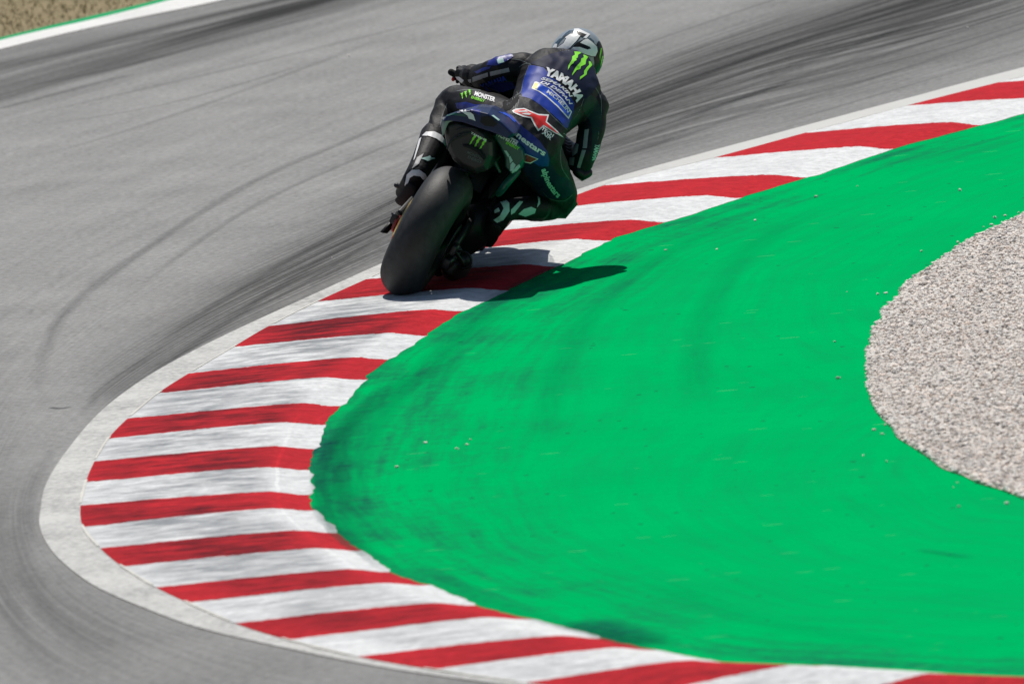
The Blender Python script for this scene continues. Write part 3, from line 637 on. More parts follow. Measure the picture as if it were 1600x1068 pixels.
def lettering(name, s, p0, p1, h, mat, bvh, parent, off=.0028, bold=.02, shear=0., path=None, upa=None, maxe=3.0):
    """letters of height h (photo px) from p0 to p1, or along a path of points"""
    V, F = text2d(s, bold, shear); V = V-[V[:, 0].min(), 0]; wdt = V[:, 0].max(); cap = .70
    if path is None: path = [p0, p1]
    P = catmull(np.array(path, float), 10) if len(path) > 2 else np.array(path, float)
    sl = np.r_[0, np.cumsum(np.linalg.norm(np.diff(P, axis=0), axis=1))]
    t = V[:, 0]/wdt*sl[-1]; X = np.interp(t, sl, P[:, 0]); Y = np.interp(t, sl, P[:, 1])
    T = np.gradient(P, axis=0); T /= np.linalg.norm(T, axis=1)[:, None]; tx = np.interp(t, sl, T[:, 0]); ty = np.interp(t, sl, T[:, 1])
    nx, ny = ty, -tx
    if upa is not None: nx, ny = np.full_like(nx, upa[0]), np.full_like(ny, upa[1])
    hh = V[:, 1]/cap*h
    V2 = np.c_[X+nx*hh, Y+ny*hh]
    return press(name, V2.tolist(), F, mat, bvh, parent, off, maxe)
def claws(name, c, sx, sy, ang, mat, bvh, parent, off=.0026):
    """three ragged claw strokes"""
    st = [[(-.9, 1), (-.45, 1), (-.5, .7), (-.62, .5), (-.6, .3), (-.75, 0), (-.72, -.3), (-.95, -.75), (-.93, -.2), (-.85, .1), (-.9, .4), (-.8, .7)],
          [(-.25, 1), (.25, 1), (.2, .7), (.05, .45), (.1, .2), (-.08, -.1), (-.02, -.4), (-.25, -1), (-.25, -.3), (-.2, .0), (-.28, .3), (-.15, .65)],
          [(.45, 1), (.9, 1), (.95, .6), (.8, .4), (.85, .15), (.68, -.1), (.72, -.4), (.45, -.75), (.5, -.3), (.6, 0), (.5, .3), (.65, .7)]]
    a = R_(ang); ps = [[(c[0]+cos(a)*x*sx+sin(a)*y*sy, c[1]+sin(a)*x*sx-cos(a)*y*sy) for x, y in q] for q in st]
    return decal(name, ps, mat, bvh, parent, off, 1.6)

def shift(P, dx, dy, s=1.): 
    c = np.mean(P, axis=0); return [tuple((np.array(p)-c)*s+c+(dx, dy)) for p in P]
hx, hy = SCALE*float(hv@Iv), -SCALE*float(hv@Jv)
# ------------------------------------------------------------------ motorcycle
bike = root('motorcycle', B(0, 0, .0)*0, 'black and dark blue racing motorcycle leaning right on the striped kerb under the rider', 'motorcycle')
def wheel(name, y, R, w, zc_, tread):
    hw = w/2; c = B(0, y, zc_); m = M(); pr = []
    wl = root(name, c, None, None); wl.parent = bike
    a = np.linspace(-R_(104), R_(104), 27)
    ex = lambda q: (abs(cos(q))**.92*np.sign(cos(q)))
    prof = [(R-hw+hw*ex(q), hw*sin(q)) for q in a]; prof += [(R-hw-.045, hw*.8), (R-hw-.045, -hw*.8)]
    m.ring(c, av, prof, 96); t = m.build('tyre', K['rubber'], wl)
    r0 = R-hw-.03
    m = M(); m.ring(c, av, [(r0+.006, -hw*.82), (r0-.014, -hw*.82), (r0-.03, -hw*.3), (r0-.03, hw*.3), (r0-.014, hw*.82), (r0+.006, hw*.82), (r0-.012, 0)], 72)
    e1 = np.cross(av, hv)
    for k in range(5):
        for dq in (-.10, .10):
            q = 2*pi*k/5; d = cos(q)*hv+sin(q)*e1; d2 = cos(q+dq*1.6)*hv+sin(q+dq*1.6)*e1
            m.tube([c+d*.03, c+d2*(r0-.02)], [.014, .010], 8, False)
    m.disc(c, av, .045, w*.85, 24); m.build('rim', K['metal'], wl)
    return wl
rw = wheel('rear_wheel', 0, .33, .22, .33, True); fw = wheel('front_wheel', 1.40, .30, .13, .30, True)
def bpart(name, m, mat, parent=bike, **kw): return m.build(name, K[mat], parent, **kw)
def bar(m, a, b, w_, h_, w2=None, h2=None):   # box beam between two bike-frame points
    a = np.array(a, float); b = np.array(b, float); w2 = w2 or w_; h2 = h2 or h_; d = b-a; d /= np.linalg.norm(d)
    up = np.array([0, 0, 1.]) if abs(d[2]) < .8 else np.array([0, 1., 0]); sx = np.cross(d, up); sx /= np.linalg.norm(sx); up = np.cross(sx, d)
    ring = lambda c, w, h: [B(*(c+sx*i*w/2+up*j*h/2)) for i, j in ((-1, -.6), (-.7, -1), (.7, -1), (1, -.6), (1, .6), (.7, 1), (-.7, 1), (-1, .6))]
    return m.loft([ring(a, w_, h_), ring((a+b)/2, (w_+w2)/2, (h_+h2)/2*1.12), ring(b, w2, h2)])
# brake discs, sprocket, chain
m = M(); m.ring(B(.128, 0, .33), av, [(.105, -.003), (.108, 0), (.105, .003), (.06, .003), (.06, -.003)], 48); bpart('brake_disc', m, 'metal', rw)
for sx in (-1, 1):
    m = M(); m.ring(B(.085*sx, 1.4, .30), av, [(.165, -.003), (.167, 0), (.165, .003), (.10, .003), (.10, -.003)], 48); bpart('brake_disc', m, 'carbon', fw)
m = M(); prof = [(.103+.006*(k % 2), 0) for k in range(80)]
c0 = B(-.124, 0, .33); e1 = np.cross(av, hv)
ringp = lambda o, rr: [c0+av*o+(cos(q)*hv+sin(q)*e1)*(rr+.005*(k % 2)) for k, q in enumerate(np.linspace(0, 2*pi, 84, endpoint=False))]
m.loft([ringp(-.002, .096), ringp(.002, .096)]); bpart('sprocket', m, 'metal', rw)
ch = []
for q in np.linspace(pi/2, 3*pi/2, 24): ch.append((cos(q)*.104, sin(q)*.104+.33))
for q in np.linspace(-pi/2, pi/2, 12): ch.append((.55+cos(q)*.042, .41+sin(q)*.042))
m = M(); rings = []
for k, (y, z) in enumerate(ch):
    t = np.array(ch[(k+1) % len(ch)])-np.array(ch[k-1]); t /= np.linalg.norm(t); n = np.array([-t[1], t[0]])
    rings.append([B(-.124+a_*.004, y+n[0]*b_*.006, z+n[1]*b_*.006) for a_, b_ in ((-1, -1), (1, -1), (1, 1), (-1, 1))])
m.loft(rings, closed=True); bpart('chain', m, 'gold', smooth=False)
# swingarm
m = M()
for sx in (-1, 1):
    bar(m, (.150*sx, -.03, .33), (.135*sx, .30, .40), .026, .075, .03, .12); bar(m, (.135*sx, .30, .40), (.11*sx, .62, .42), .03, .12, .05, .14)
bar(m, (-.13, .42, .41), (.13, .42, .41), .10, .10); bpart('swingarm', m, 'carbon', bevel=.004)
for sx in (-1, 1):
    m = M(); m.disc(B(.166*sx, 0, .33), av, .018, .016, 6); m.tube([B(.168*sx, 0, .33), B(.178*sx, 0, .33)], .009, 10); bpart('axle_nut', m, 'metal')
    m = M(); bar(m, (.157*sx, -.085, .325), (.157*sx, -.03, .33), .03, .05); bpart('axle_adjuster', m, 'metal', bevel=.004)
m = M(); m.prism([B(-.155, .03, .30), B(-.165, -.08, .25), B(-.185, -.10, .245), B(-.172, -.04, .30), B(-.165, .04, .33)], av*.012); bpart('chain_guard_fin', m, 'carbon')
m = M(); m.prism([B(-.132, -.02, .255), B(-.132, -.08, .28), B(-.132, -.09, .33), B(-.132, -.05, .35), B(-.132, 0, .33)], -av*.018); bpart('chain_guard', m, 'red', bevel=.005)
# rear brake caliper, exhaust, shock, linkage on the right and middle
m = M(); bar(m, (.145, -.02, .24), (.15, .10, .25), .05, .055); bpart('brake_caliper', m, 'metal', bevel=.006)
m = M(); m.tube([B(.05, .75, .18), B(.10, .55, .16), B(.165, .38, .20), B(.19, .22, .25)], [.03, .032, .038, .045], 18, False); m.ring(B(.1905, .215, .251), np.array(hv), [(.043, -.004), (.047, 0), (.043, .004), (.036, .004), (.036, -.004)], 24); bpart('exhaust', m, 'carbon')
m = M(); sh = [B(.0+.032*cos(q), .36+.10*q/(14*pi)+.032*sin(q), .42+.26*q/(14*pi)) for q in np.linspace(0, 14*pi, 150)]; m.tube(sh, .006, 6, False); m.tube([B(0, .36, .38), B(0, .47, .72)], .02, 10); bpart('shock_absorber', m, 'metal')
m = M(); bar(m, (0, .55, .30), (0, .98, .34), .34, .30, .30, .36); bar(m, (0, .72, .45), (0, .80, .68), .26, .26, .24, .2)
for sx in (-1, 1): m.disc(B(.19*sx, .66, .32), av, .075, .05, 24)
bpart('engine', m, 'metal', bevel=.01)
m = M()
for sx in (-1, 1): bar(m, (.12*sx, .50, .42), (.15*sx, .62, .66), .05, .12); bar(m, (.15*sx, .62, .66), (.07*sx, 1.08, .76), .05, .16, .05, .10)
bpart('frame', m, 'carbon', bevel=.008)
# fairing: two side shells and belly, open at the back
def shell(y, hw_, zt, zb, wb):
    P = []
    for q in np.linspace(0, 1, 11):
        z = zt+(zb-zt)*q; x = hw_*(1-max(0, q-.35)**2*1.9*(1-wb/hw_)) if q > .35 else hw_*(.72+.28*sin(q/.35*pi/2)); P.append((max(x, wb), z))
    return P
st = [(.30, .15, .40, .12, .06), (.38, .17, .46, .10, .06), (.46, .175, .54, .09, .06), (.60, .185, .60, .08, .06), (.80, .19, .68, .08, .06), (1.0, .185, .74, .09, .06), (1.18, .175, .76, .12, .06), (1.34, .15, .76, .26, .05), (1.48, .13, .76, .44, .04), (1.58, .05, .70, .56, .02)]
for sx in (-1, 1):
    m = M(); outer = []; 
    for y, hw_, zt, zb, wb in st:
        P = shell(y, hw_, zt, zb, wb); o = [B(x*sx, y, z) for x, z in P]+[B(.0, y, P[-1][1]-.012)]; i = [B(x*sx*.93, y, z+.008) for x, z in P]+[B(0, y, P[-1][1]-.002)]; outer.append(o+i[::-1])
    m.loft(outer); bpart('side_fairing', m, 'softblack')
m = M(); rr = []
for y, hw_, z0, z1 in ((1.0, .15, .74, .82), (1.15, .15, .72, .84), (1.32, .13, .70, .82), (1.46, .10, .66, .78), (1.58, .05, .62, .70)):
    rr.append([B(hw_*cos(q)*1.0, y, z0+(z1-z0)*sin(q) if sin(q) > 0 else z0+.05*sin(q)) for q in np.linspace(0, 2*pi, 24, endpoint=False)])
m.loft(rr); bpart('nose_fairing', m, 'softblack')
# screen: clear bubble, its rear edge shows above the left arm
m = M(); rr = []
for y, hw_, z1 in ((1.00, .135, .955), (1.10, .13, .95), (1.22, .115, .925), (1.34, .09, .885), (1.42, .06, .85)):
    a_ = [B(hw_*cos(q), y, .80+(z1-.80)*sin(q)) for q in np.linspace(0, pi, 19)]; rr.append(a_+[B(hw_*.975*cos(q), y, .80+(z1-.804)*sin(q)) for q in np.linspace(pi, 0, 19)])
m.loft(rr); bpart('windscreen', m, 'glass')
# tank
m = M(); rr = []
for y, hw_, zt, zb in ((.40, .10, .80, .66), (.50, .145, .865, .62), (.62, .165, .91, .60), (.78, .175, .93, .60), (.90, .16, .92, .62), (1.0, .12, .86, .66)):
    rr.append([B(hw_*np.sign(cos(q))*abs(cos(q))**.7, y, (zt+zb)/2+(zt-zb)/2*np.sign(sin(q))*abs(sin(q))**.75) for q in np.linspace(0, 2*pi, 28, endpoint=False)])
m.loft(rr); tank = bpart('fuel_tank', m, 'softblack')
ck = [(728, 132), (748, 122), (775, 116), (806, 118), (822, 132), (818, 152), (790, 160), (752, 152), (734, 144)]
cockpit = bpart('cockpit_fairing', pxloft([(.82, shift(ck, 0, 0, .9)), (.85, ck), (1.15, shift(ck, hx*.3, hy*.3+8, .9))]), 'black')
bvc = bvh_of(cockpit)
decal('cockpit_blue_panel', [(752, 132), (775, 126), (800, 128), (806, 138), (786, 144), (760, 142)], K['deepblue'], bvc, cockpit, .002, 1.6)
decal('cockpit_edge_strip', [(770, 147), (784, 149), (798, 154), (792, 156), (776, 152)], K['greyprint'], bvc, cockpit, .003, 1.4)
m = M(); m.tube([Wp(762, 138, .81), Wp(775, 143, .80), (Wp(786, 150, .81))], .005, 8); bpart('brake_hose', m, 'metal')
# fork, triple clamp, clip-ons
m = M()
for sx in (-1, 1): m.tube([B(.105*sx, 1.42, .28), B(.105*sx, 1.12, .72), B(.105*sx, 1.06, .84)], [.024, .027, .022], 14)
bar(m, (-.13, 1.07, .80), (.13, 1.07, .80), .05, .03); bpart('front_fork', m, 'metal')
GL = [Wp(738, 131, .90), Wp(705, 113, .90)]
GRc = [B(.17, .92, .79), B(.30, .90, .77)]
for a_, b_ in (GL, GRc):
    a_ = np.array(a_); b_ = np.array(b_); m = M(); m.tube([a_+(a_-b_)*.6, b_], .0165, 14); g_ = bpart('handlebar', m, 'softblack')
    m = M(); m.tube([a_+hv*.05, (a_+b_)/2+hv*.085, b_*.7+a_*.3+hv*.07], [.007, .006, .005], 8); bpart('lever', m, 'silver', g_)
# tail: seat cowl, under-tail, side panel, grey plate (outlines from the rear, pushed forward along the bike)
cowl = [(691, 189), (697, 180), (714, 174), (738, 170), (764, 176), (786, 190), (806, 209), (797, 217), (772, 207), (748, 199), (722, 190), (703, 188)]
cowl2 = [(700, 186), (706, 177), (722, 171), (744, 166), (768, 168), (790, 182), (812, 202), (806, 212), (780, 206), (752, 198), (728, 190), (710, 188)]
cowl3 = [(722, 184), (728, 176), (740, 168), (754, 163), (774, 165), (796, 176), (818, 194), (814, 206), (788, 206), (764, 200), (744, 194), (730, 190)]
cowl4 = [(740, 180), (746, 174), (756, 168), (768, 165), (782, 168), (800, 178), (816, 192), (814, 200), (796, 202), (776, 200), (758, 194), (746, 188)]
tail = bpart('seat_cowl', pxloft([(-.115, shift(cowl, -1, 1, .95)), (-.09, cowl), (.02, cowl2), (.16, cowl3), (.34, cowl4)], False), 'bikeblue', smooth=False, bevel=.007)
under = [(693, 190), (712, 186), (738, 192), (760, 205), (771, 222), (772, 245), (762, 266), (744, 272), (722, 262), (708, 250), (699, 232), (694, 208)]
ut = bpart('tail_underside', pxloft([(-.085, shift(under, 0, 0, .80)), (-.065, shift(under, 0, 0, .95)), (-.03, under), (.12, shift(under, hx*.15, hy*.15, 1.02)), (.35, shift(under, hx*.38, hy*.38, .96))], False), 'carbon', smooth=False, bevel=.006)
gp = zc(6.284, 580, 130, (690, 345), (720, 333), (850, 352), (835, 368), (770, 382), (742, 425), (712, 505), (697, 505), (688, 420))
bpart('grey_tail_plate', pxloft([(-.100, gp), (-.07, gp)]), 'grey')
sp = [(768, 210), (784, 206), (802, 216), (817, 235), (819, 250), (813, 264), (800, 272), (790, 262), (789, 246), (781, 229)]
side = bpart('side_panel', pxloft([(.02, shift(sp, 0, 0, .93)), (.035, sp), (.20, shift(sp, hx*.17, hy*.17, 1.05)), (.42, shift(sp, hx*.38+4, hy*.38+10, 1.0))], False), 'teal', smooth=False, bevel=.006)  # green bounce from the ground is put into this panel's teal
st2 = [(806, 262), (814, 268), (797, 290), (783, 306), (774, 304), (786, 284)]
bpart('side_strut', pxloft([(.10, st2), (.16, st2)]), 'teal')
m = M(); m.tube([Wp(768, 236, .12), Wp(775, 256, .12), Wp(781, 268, .12)], [.013, .012, .007], 10); bpart('subframe_strut', m, 'teal')
# ribs of the twin outlets under the tail
for P in (zc(6.284, 580, 130, (745, 640), (775, 570), (850, 510), (930, 490)), zc(6.284, 580, 130, (760, 600), (800, 550), (880, 520), (975, 480)), zc(6.284, 580, 130, (840, 460), (900, 438), (980, 440), (1040, 455))):
    m = M(); m.tube([Wp(a_, b_, -.105) for a_, b_ in P], .004, 8); bpart('outlet_rib', m, 'metal')
m = M(); P = zc(6.284, 580, 130, (910, 610), (980, 625), (1060, 670), (1110, 740)); m.tube([Wp(a_, b_, -.10) for a_, b_ in P], [.006, .010, .010, .007], 8); bpart('tail_duct', m, 'softblack')
for P in ((739, 190), (760, 186)): 
    m = M(); m.disc(Wp(P[0], P[1], -.02)+uv_*.02, uv_, .009, .012, 12); bpart('fastener', m, 'silver')
# hanging hardware on the right of the wheel: brake line, heel plate, peg
for sx in (-1, 1):
    hp = M(); bar(hp, (.17*sx, .42, .52), (.20*sx, .28, .40), .016, .09, .012, .05); o_ = bpart('heel_guard', hp, 'carbon', bevel=.003)
    m = M(); m.tube([B(.19*sx, .31, .405), B(.255*sx, .30, .40)], .012, 10); bpart('footpeg', m, 'metal')
m = M(); m.tube([B(.16, .05, .30), B(.20, .12, .26), B(.21, .25, .22), B(.18, .4, .3)], .008, 8); bpart('brake_line', m, 'carbon')
sf = [(765, 330), (772, 300), (790, 272), (815, 258), (840, 270), (848, 295), (838, 325), (805, 332), (780, 340)]
bpart('engine_cover', pxloft([(.60, shift(sf, 0, 0, .96)), (.64, sf), (1.0, shift(sf, hx*.36, hy*.36, 1.0))]), 'softblack')
lf = [(668, 420), (684, 432), (700, 424), (718, 408), (740, 396), (760, 380), (772, 352), (764, 325), (735, 318), (705, 345), (685, 385)]
bpart('lower_fairing', pxloft([(.26, shift(lf, 0, -1, .93)), (.30, lf), (.55, shift(lf, hx*.25+4, hy*.25, 1.0)), (.95, shift(lf, hx*.65+4, hy*.65-4, .98))]), 'black')
m = M(); bar(m, (.155, .16, .20), (.165, .45, .16), .06, .07, .12, .14); bpart('belly_duct', m, 'carbon', bevel=.012)
m = M()
for k in range(6): bar(m, (.150, .02+.06*k, .22+.012*(k % 2)), (.165, .05+.06*k, .28), .014, .03)
bpart('linkage', m, 'carbon', bevel=.002)
# markings on the bike
bv_tail = bvh_of(tail); bv_u = bvh_of(ut, tail); bv_s = bvh_of(side)
z2 = lambda *p: zc(6.284, 580, 130, *p)
decal('tail_emblem', [z2((852, 262), (890, 275), (885, 250), (905, 278), (930, 262), (940, 285), (975, 285), (1005, 310), (1025, 372), (1000, 360), (960, 348), (945, 318), (905, 292)), z2((985, 300), (1010, 290), (1000, 320))], K['white'], bv_tail, tail, .005, 1.3)
decal('tail_painted_recess', z2((1080, 330), (1150, 320), (1200, 350), (1240, 400), (1200, 430), (1120, 420), (1070, 380)), K['black'], bv_tail, tail, .002, 1.6)  # flat black patch paints in the dark of a recess
decal('tail_painted_glint', z2((1180, 318), (1200, 315), (1262, 362), (1250, 372)), K['paleteal'], bv_tail, tail, .003, 1.3)  # highlight on the cowl painted as a thin pale streak
decal('tail_blue_stripe', z2((1250, 285), (1290, 280), (1360, 315), (1420, 375), (1405, 385), (1345, 330), (1285, 298)), K['bannerblue'], bv_tail, tail, .003, 1.3)
decal('tail_blue_panel', z2((830, 235), (930, 215), (1040, 220), (1080, 260), (1060, 320), (1000, 270), (900, 250)), K['deepblue'], bv_tail, tail, .002, 1.6)
decal('tail_teal_flash', z2((730, 300), (800, 290), (900, 300), (940, 330), (900, 325), (800, 312), (728, 330)), K['teal'], bv_tail, tail, .002, 1.6)
lettering('tail_lettering', 'YAMAHA', z2((975, 492))[0], z2((1130, 575))[0], 3.2, K['white'], bv_u, ut, .003, .02)
claws('tail_claw_mark', z2((1045, 590))[0], 12, 11, 22, K['claw'], bv_u, ut)
for k, (s_, a_, b_) in enumerate((('MONSTER', (940, 690), (1095, 755)), ('ENERGY', (945, 735), (1080, 790)), ('ECSTAR', (915, 800), (1040, 880)))):
    if k < 2: lettering('tail_sponsor_lettering', s_, z2(a_)[0], z2(b_)[0], 4.5, K['dimgrey'], bv_u, ut, .003, .02)
z4 = lambda *p: zc(4.273, 740, 150, *p)
lettering('side_lettering', 'MONSTER', z4((150, 262))[0], z4((285, 335))[0], 8, K['white'], bv_s, side, .003, .03, .2)
lettering('side_lettering_lower', 'ENERGY', z4((215, 318))[0], z4((300, 362))[0], 4.5, K['claw'], bv_s, side, .003, .03)
decal('side_flash', [z4((202, 362), (222, 366), (240, 395), (232, 410)), z4((235, 405), (246, 400), (262, 432), (244, 450)), z4((246, 458), (262, 440), (282, 460), (262, 500), (244, 500)), z4((285, 470), (305, 455), (312, 470), (262, 530), (235, 528))], K['paleteal'], bv_s, side, .003, 1.6)

# ------------------------------------------------------------------ rider
rider = root('person', np.zeros(3), 'rider in black and blue racing leathers and white helmet hanging off the leaning motorcycle', 'rider')
def ang(a): a = R_(a); return cos(a)*Iv-sin(a)*Jv
bm_ = M()
def torso(sts):
    C = [Wp(x, y, d) for (x, y, d, *_) in sts]; rings = []
    for k, (x, y, d, hw_, ht, a) in enumerate(sts):
        t = C[min(k+1, len(C)-1)]-C[max(k-1, 0)]; t /= np.linalg.norm(t); sd_ = ang(a); sd_ = sd_-t*(sd_@t); sd_ /= np.linalg.norm(sd_); nn = np.cross(sd_, t)
        rings.append([C[k]+hw_*sd_*np.sign(cos(q))*abs(cos(q))**.85+ht*nn*np.sign(sin(q))*abs(sin(q))**.85 for q in np.linspace(0, 2*pi, 32, endpoint=False)])
    return rings
TS = [(806, 236, .08, .07, .05, 42), (810, 230, .12, .135, .10, 42), (818, 218, .21, .172, .135, 42), (830, 199, .32, .165, .13, 40), (843, 180, .42, .150, .12, 37), (857, 159, .52, .170, .13, 35), (871, 139, .62, .195, .135, 34), (883, 122, .71, .185, .12, 33), (893, 108, .79, .12, .10, 32), (900, 98, .84, .07, .07, 32)]
bm_.loft(torso(TS))
def limb(pts, rad, n=20, flat=1.): bm_.tube([Wp(*p) for p in pts], rad, n, flat=flat)
limb([(838, 112, .72), (812, 104, .66), (783, 108, .62), (768, 112, .66), (752, 118, .74), (734, 121, .83)], [.074, .070, .062, .058, .054, .042])      # left arm
limb([(838, 112, .72), (822, 108, .70)], [.085, .075])
limb([(912, 150, .72), (926, 168, .68), (924, 205, .62), (912, 245, .56), (908, 256, .56)], [.085, .078, .060, .055, .050])       # right upper arm
limb([(908, 256, .56), (896, 244, .64), (876, 226, .76), (862, 214, .86)], [.052, .055, .046, .034])
limb([(806, 212, .24), (782, 190, .30), (745, 168, .46), (712, 156, .60), (703, 158, .64)], [.12, .105, .085, .070, .062])     # left thigh
limb([(703, 158, .64), (694, 180, .56), (684, 208, .46), (672, 235, .36), (664, 252, .31)], [.062, .060, .058, .048, .042])      # left shin
limb([(828, 232, .22), (848, 258, .34), (868, 290, .50), (878, 308, .58), (876, 316, .60)], [.13, .115, .090, .076, .070])     # right thigh
limb([(876, 314, .60), (858, 322, .54), (836, 326, .46), (812, 326, .36), (796, 328, .28)], [.068, .066, .060, .050, .042])      # right shin
limb([(893, 108, .78), (901, 92, .88)], [.06, .09])                                                           # neck and head
limb([(868, 128, .55), (882, 112, .64), (893, 104, .71)], [.05, .078, .062])        # hump
body = bm_.build('body', K['leather'], rider)
def solidify_union(o, vox, it):
    r = o.modifiers.new('r', 'REMESH'); r.mode = 'VOXEL'; r.voxel_size = vox; s_ = o.modifiers.new('s', 'SMOOTH'); s_.iterations = it; s_.factor = .5
    dg = bpy.context.evaluated_depsgraph_get(); me = bpy.data.meshes.new_from_object(o.evaluated_get(dg)); o.modifiers.clear(); old = o.data; o.data = me; 
    me.polygons.foreach_set('use_smooth', [True]*len(me.polygons)); bpy.data.meshes.remove(old); return o
solidify_union(body, .0065, 7)
nrm = [v.normal.copy() for v in body.data.vertices]
for v, n in zip(body.data.vertices, nrm):            # creases and seams of the leather
    p = v.co; f = mn.noise(p*8)*.0040 + (1-abs(mn.noise(Vector((p.x*17, p.y*11, p.z*19+3)))*2.2))*.0034 + mn.noise(p*45)*.0005
    v.co = p+n*f
body.data.update()
bvB = bvh_of(body)
z1 = lambda *p: zc(5.333, 680, 30, *p)
z6 = lambda *p: zc(9.708, 840, 30, *p)
# suit panels
pan = decal('upper_back_panel', smoothp(z1((790, 372), (870, 330), (960, 290), (1090, 262), (1230, 262), (1330, 330), (1370, 440), (1345, 560), (1260, 660), (1215, 640), (1180, 560), (1090, 470), (980, 440), (900, 400)), 3), K['navy'], bvB, rider, .0014)
bp = decal('blue_back_panel', z1((785, 385), (830, 388), (905, 405), (960, 470), (1060, 560), (1160, 700), (1150, 770), (1105, 905), (1080, 905), (1040, 850), (960, 780), (870, 712), (795, 662), (725, 645), (716, 618), (738, 500), (765, 430)), K['blue'], bvB, rider, .0015)
decal('banner_border', z1((828, 524), (845, 522), (960, 575), (1060, 665), (1138, 772), (1110, 835), (1098, 822), (1020, 735), (925, 650), (860, 604), (802, 580)), K['white'], bvB, rider, .0028, 1.6)
decal('banner', z1((862, 535), (955, 582), (1055, 673), (1128, 775), (1107, 818), (1025, 725), (930, 640), (868, 598), (845, 590)), K['bannerblue'], bvB, rider, .0038, 1.6)
decal('banner_yellow_patch', z1((832, 532), (862, 540), (848, 585), (808, 574)), K['yellow'], bvB, rider, .0038, 1.6)
lettering('banner_lettering', 'MICHELIN', None, None, 5.2, K['white'], bvB, rider, .0046, .03, path=z1((925, 612), (1000, 668), (1060, 730), (1102, 782)))
lettering('back_lettering', 'YAMAHA', None, None, 11.5, K['white'], bvB, rider, .0034, .065, path=z1((905, 462), (990, 492), (1075, 538), (1140, 605), (1182, 695)))
lettering('slogan_lettering', 'SEMAKIN', None, None, 4.3, K['white'], bvB, rider, .0042, .035, .3, path=z1((880, 503), (965, 530), (1058, 585), (1130, 660)))
lettering('slogan_lettering_lower', 'DI DEPAN', None, None, 4.1, K['white'], bvB, rider, .0050, .035, .3, path=z1((872, 535), (958, 566), (1050, 630), (1128, 722)))
decal('claw_mark', [z6((555, 495), (640, 500), (655, 520), (612, 545), (605, 590), (583, 600), (590, 625), (548, 650), (545, 668), (500, 700), (455, 780), (470, 700), (520, 620), (525, 570), (565, 545)),
  z6((690, 545), (738, 550), (762, 580), (735, 620), (722, 690), (655, 720), (645, 760), (590, 775), (520, 860), (525, 830), (580, 725), (650, 650), (660, 600), (700, 585)),
  z6((772, 640), (802, 650), (827, 700), (778, 750), (745, 800), (742, 840), (638, 920), (642, 880), (700, 840), (702, 790), (745, 730), (778, 700))], K['claw'], bvB, rider, .0034, 1.2)
star_o = z1((640, 765), (665, 748), (740, 742), (800, 768), (862, 792), (948, 796), (930, 855), (1000, 915), (1070, 988), (985, 945), (905, 895), (858, 935), (828, 890), (795, 825), (730, 815), (690, 798), (655, 782))
star_i = z1((655, 768), (672, 757), (740, 752), (795, 777), (860, 803), (932, 808), (917, 858), (985, 915), (1035, 962), (975, 928), (902, 880), (860, 917), (838, 880), (805, 815), (740, 803), (700, 788), (668, 778))
decal('star_logo_outline', star_o, K['white'], bvB, rider, .0024, 1.6); decal('star_logo', star_i, K['brightred'], bvB, rider, .0034, 1.5)
decal('star_logo_stroke', [z1((690, 768), (755, 763), (775, 775), (750, 775), (700, 777)), z1((715, 787), (775, 783), (800, 792), (785, 800), (745, 797))], K['white'], bvB, rider, .0044, 1.3)
lettering('airbag_lettering', 'TECH', z1((880, 918))[0], z1((975, 985))[0], 5, K['white'], bvB, rider, .003, .03); lettering('airbag_lettering_lower', 'AIR', z1((885, 952))[0], z1((960, 1010))[0], 5, K['white'], bvB, rider, .003, .03)
decal('blue_seat_panel', z4((175, 108), (205, 100), (262, 130), (320, 200), (380, 248), (440, 300), (492, 372), (505, 420), (500, 470), (440, 470), (380, 430), (330, 375), (300, 320), (285, 250), (250, 180)), K['deepblue'], bvB, rider, .0015)
decal('navy_thigh_panel', smoothp(z4((330, 390), (430, 430), (505, 430), (560, 520), (640, 560), (670, 640), (610, 680), (540, 690), (450, 660), (400, 600), (340, 500)), 3), K['navy'], bvB, rider, .0013)
lettering('seat_lettering', 'alpinestars', None, None, 8.5, K['white'], bvB, rider, .003, .035, path=z4((200, 190), (290, 275), (380, 345), (470, 400)))
lettering('thigh_lettering', 'alpinestars', None, None, 9.0, K['paleteal'], bvB, rider, .003, .035, path=z4((452, 490), (480, 570), (520, 635), (560, 680)))  # white letters; green bounce in the shade is put into their colour
decal('badge_outline', z4((345, 385), (432, 420), (380, 450), (322, 438)), K['white'], bvB, rider, .0026, 1.6); decal('badge', z4((350, 390), (424, 421), (378, 444), (331, 434)), K['red'], bvB, rider, .0034, 1.6)
# sleeves
for P in (z1((243, 510), (300, 500), (302, 528), (246, 538)), z1((310, 485), (438, 445), (442, 478), (312, 525)), z1((455, 440), (612, 405), (620, 438), (460, 475)),
   z4((742, 226), (770, 220), (756, 348), (728, 350)), z4((724, 360), (750, 362), (712, 480), (690, 478)), z4((668, 300), (702, 325), (692, 380), (660, 405), (655, 340)), z4((640, 415), (675, 408), (668, 465), (636, 460)), z4((690, 492), (716, 500), (712, 545), (684, 560))):
    decal('sleeve_strip', P, K['greyprint'], bvB, rider, .002, 1.8)
decal('shoulder_cap', smoothp(z1((430, 385), (455, 335), (520, 296), (620, 290), (650, 312), (600, 345), (520, 385)), 3), K['deepblue'], bvB, rider, .003, 1.6); decal('shoulder_highlight', z1((515, 338), (565, 326), (575, 360), (525, 374)), K['paleteal'], bvB, rider, .005, 1.4)  # pale decal is a highlight painted on the blue cap
lettering('sleeve_lettering', 'YAMAHA', z1((385, 590))[0], z1((600, 512))[0], 8.5, K['bluetext'], bvB, rider, .003, .05)
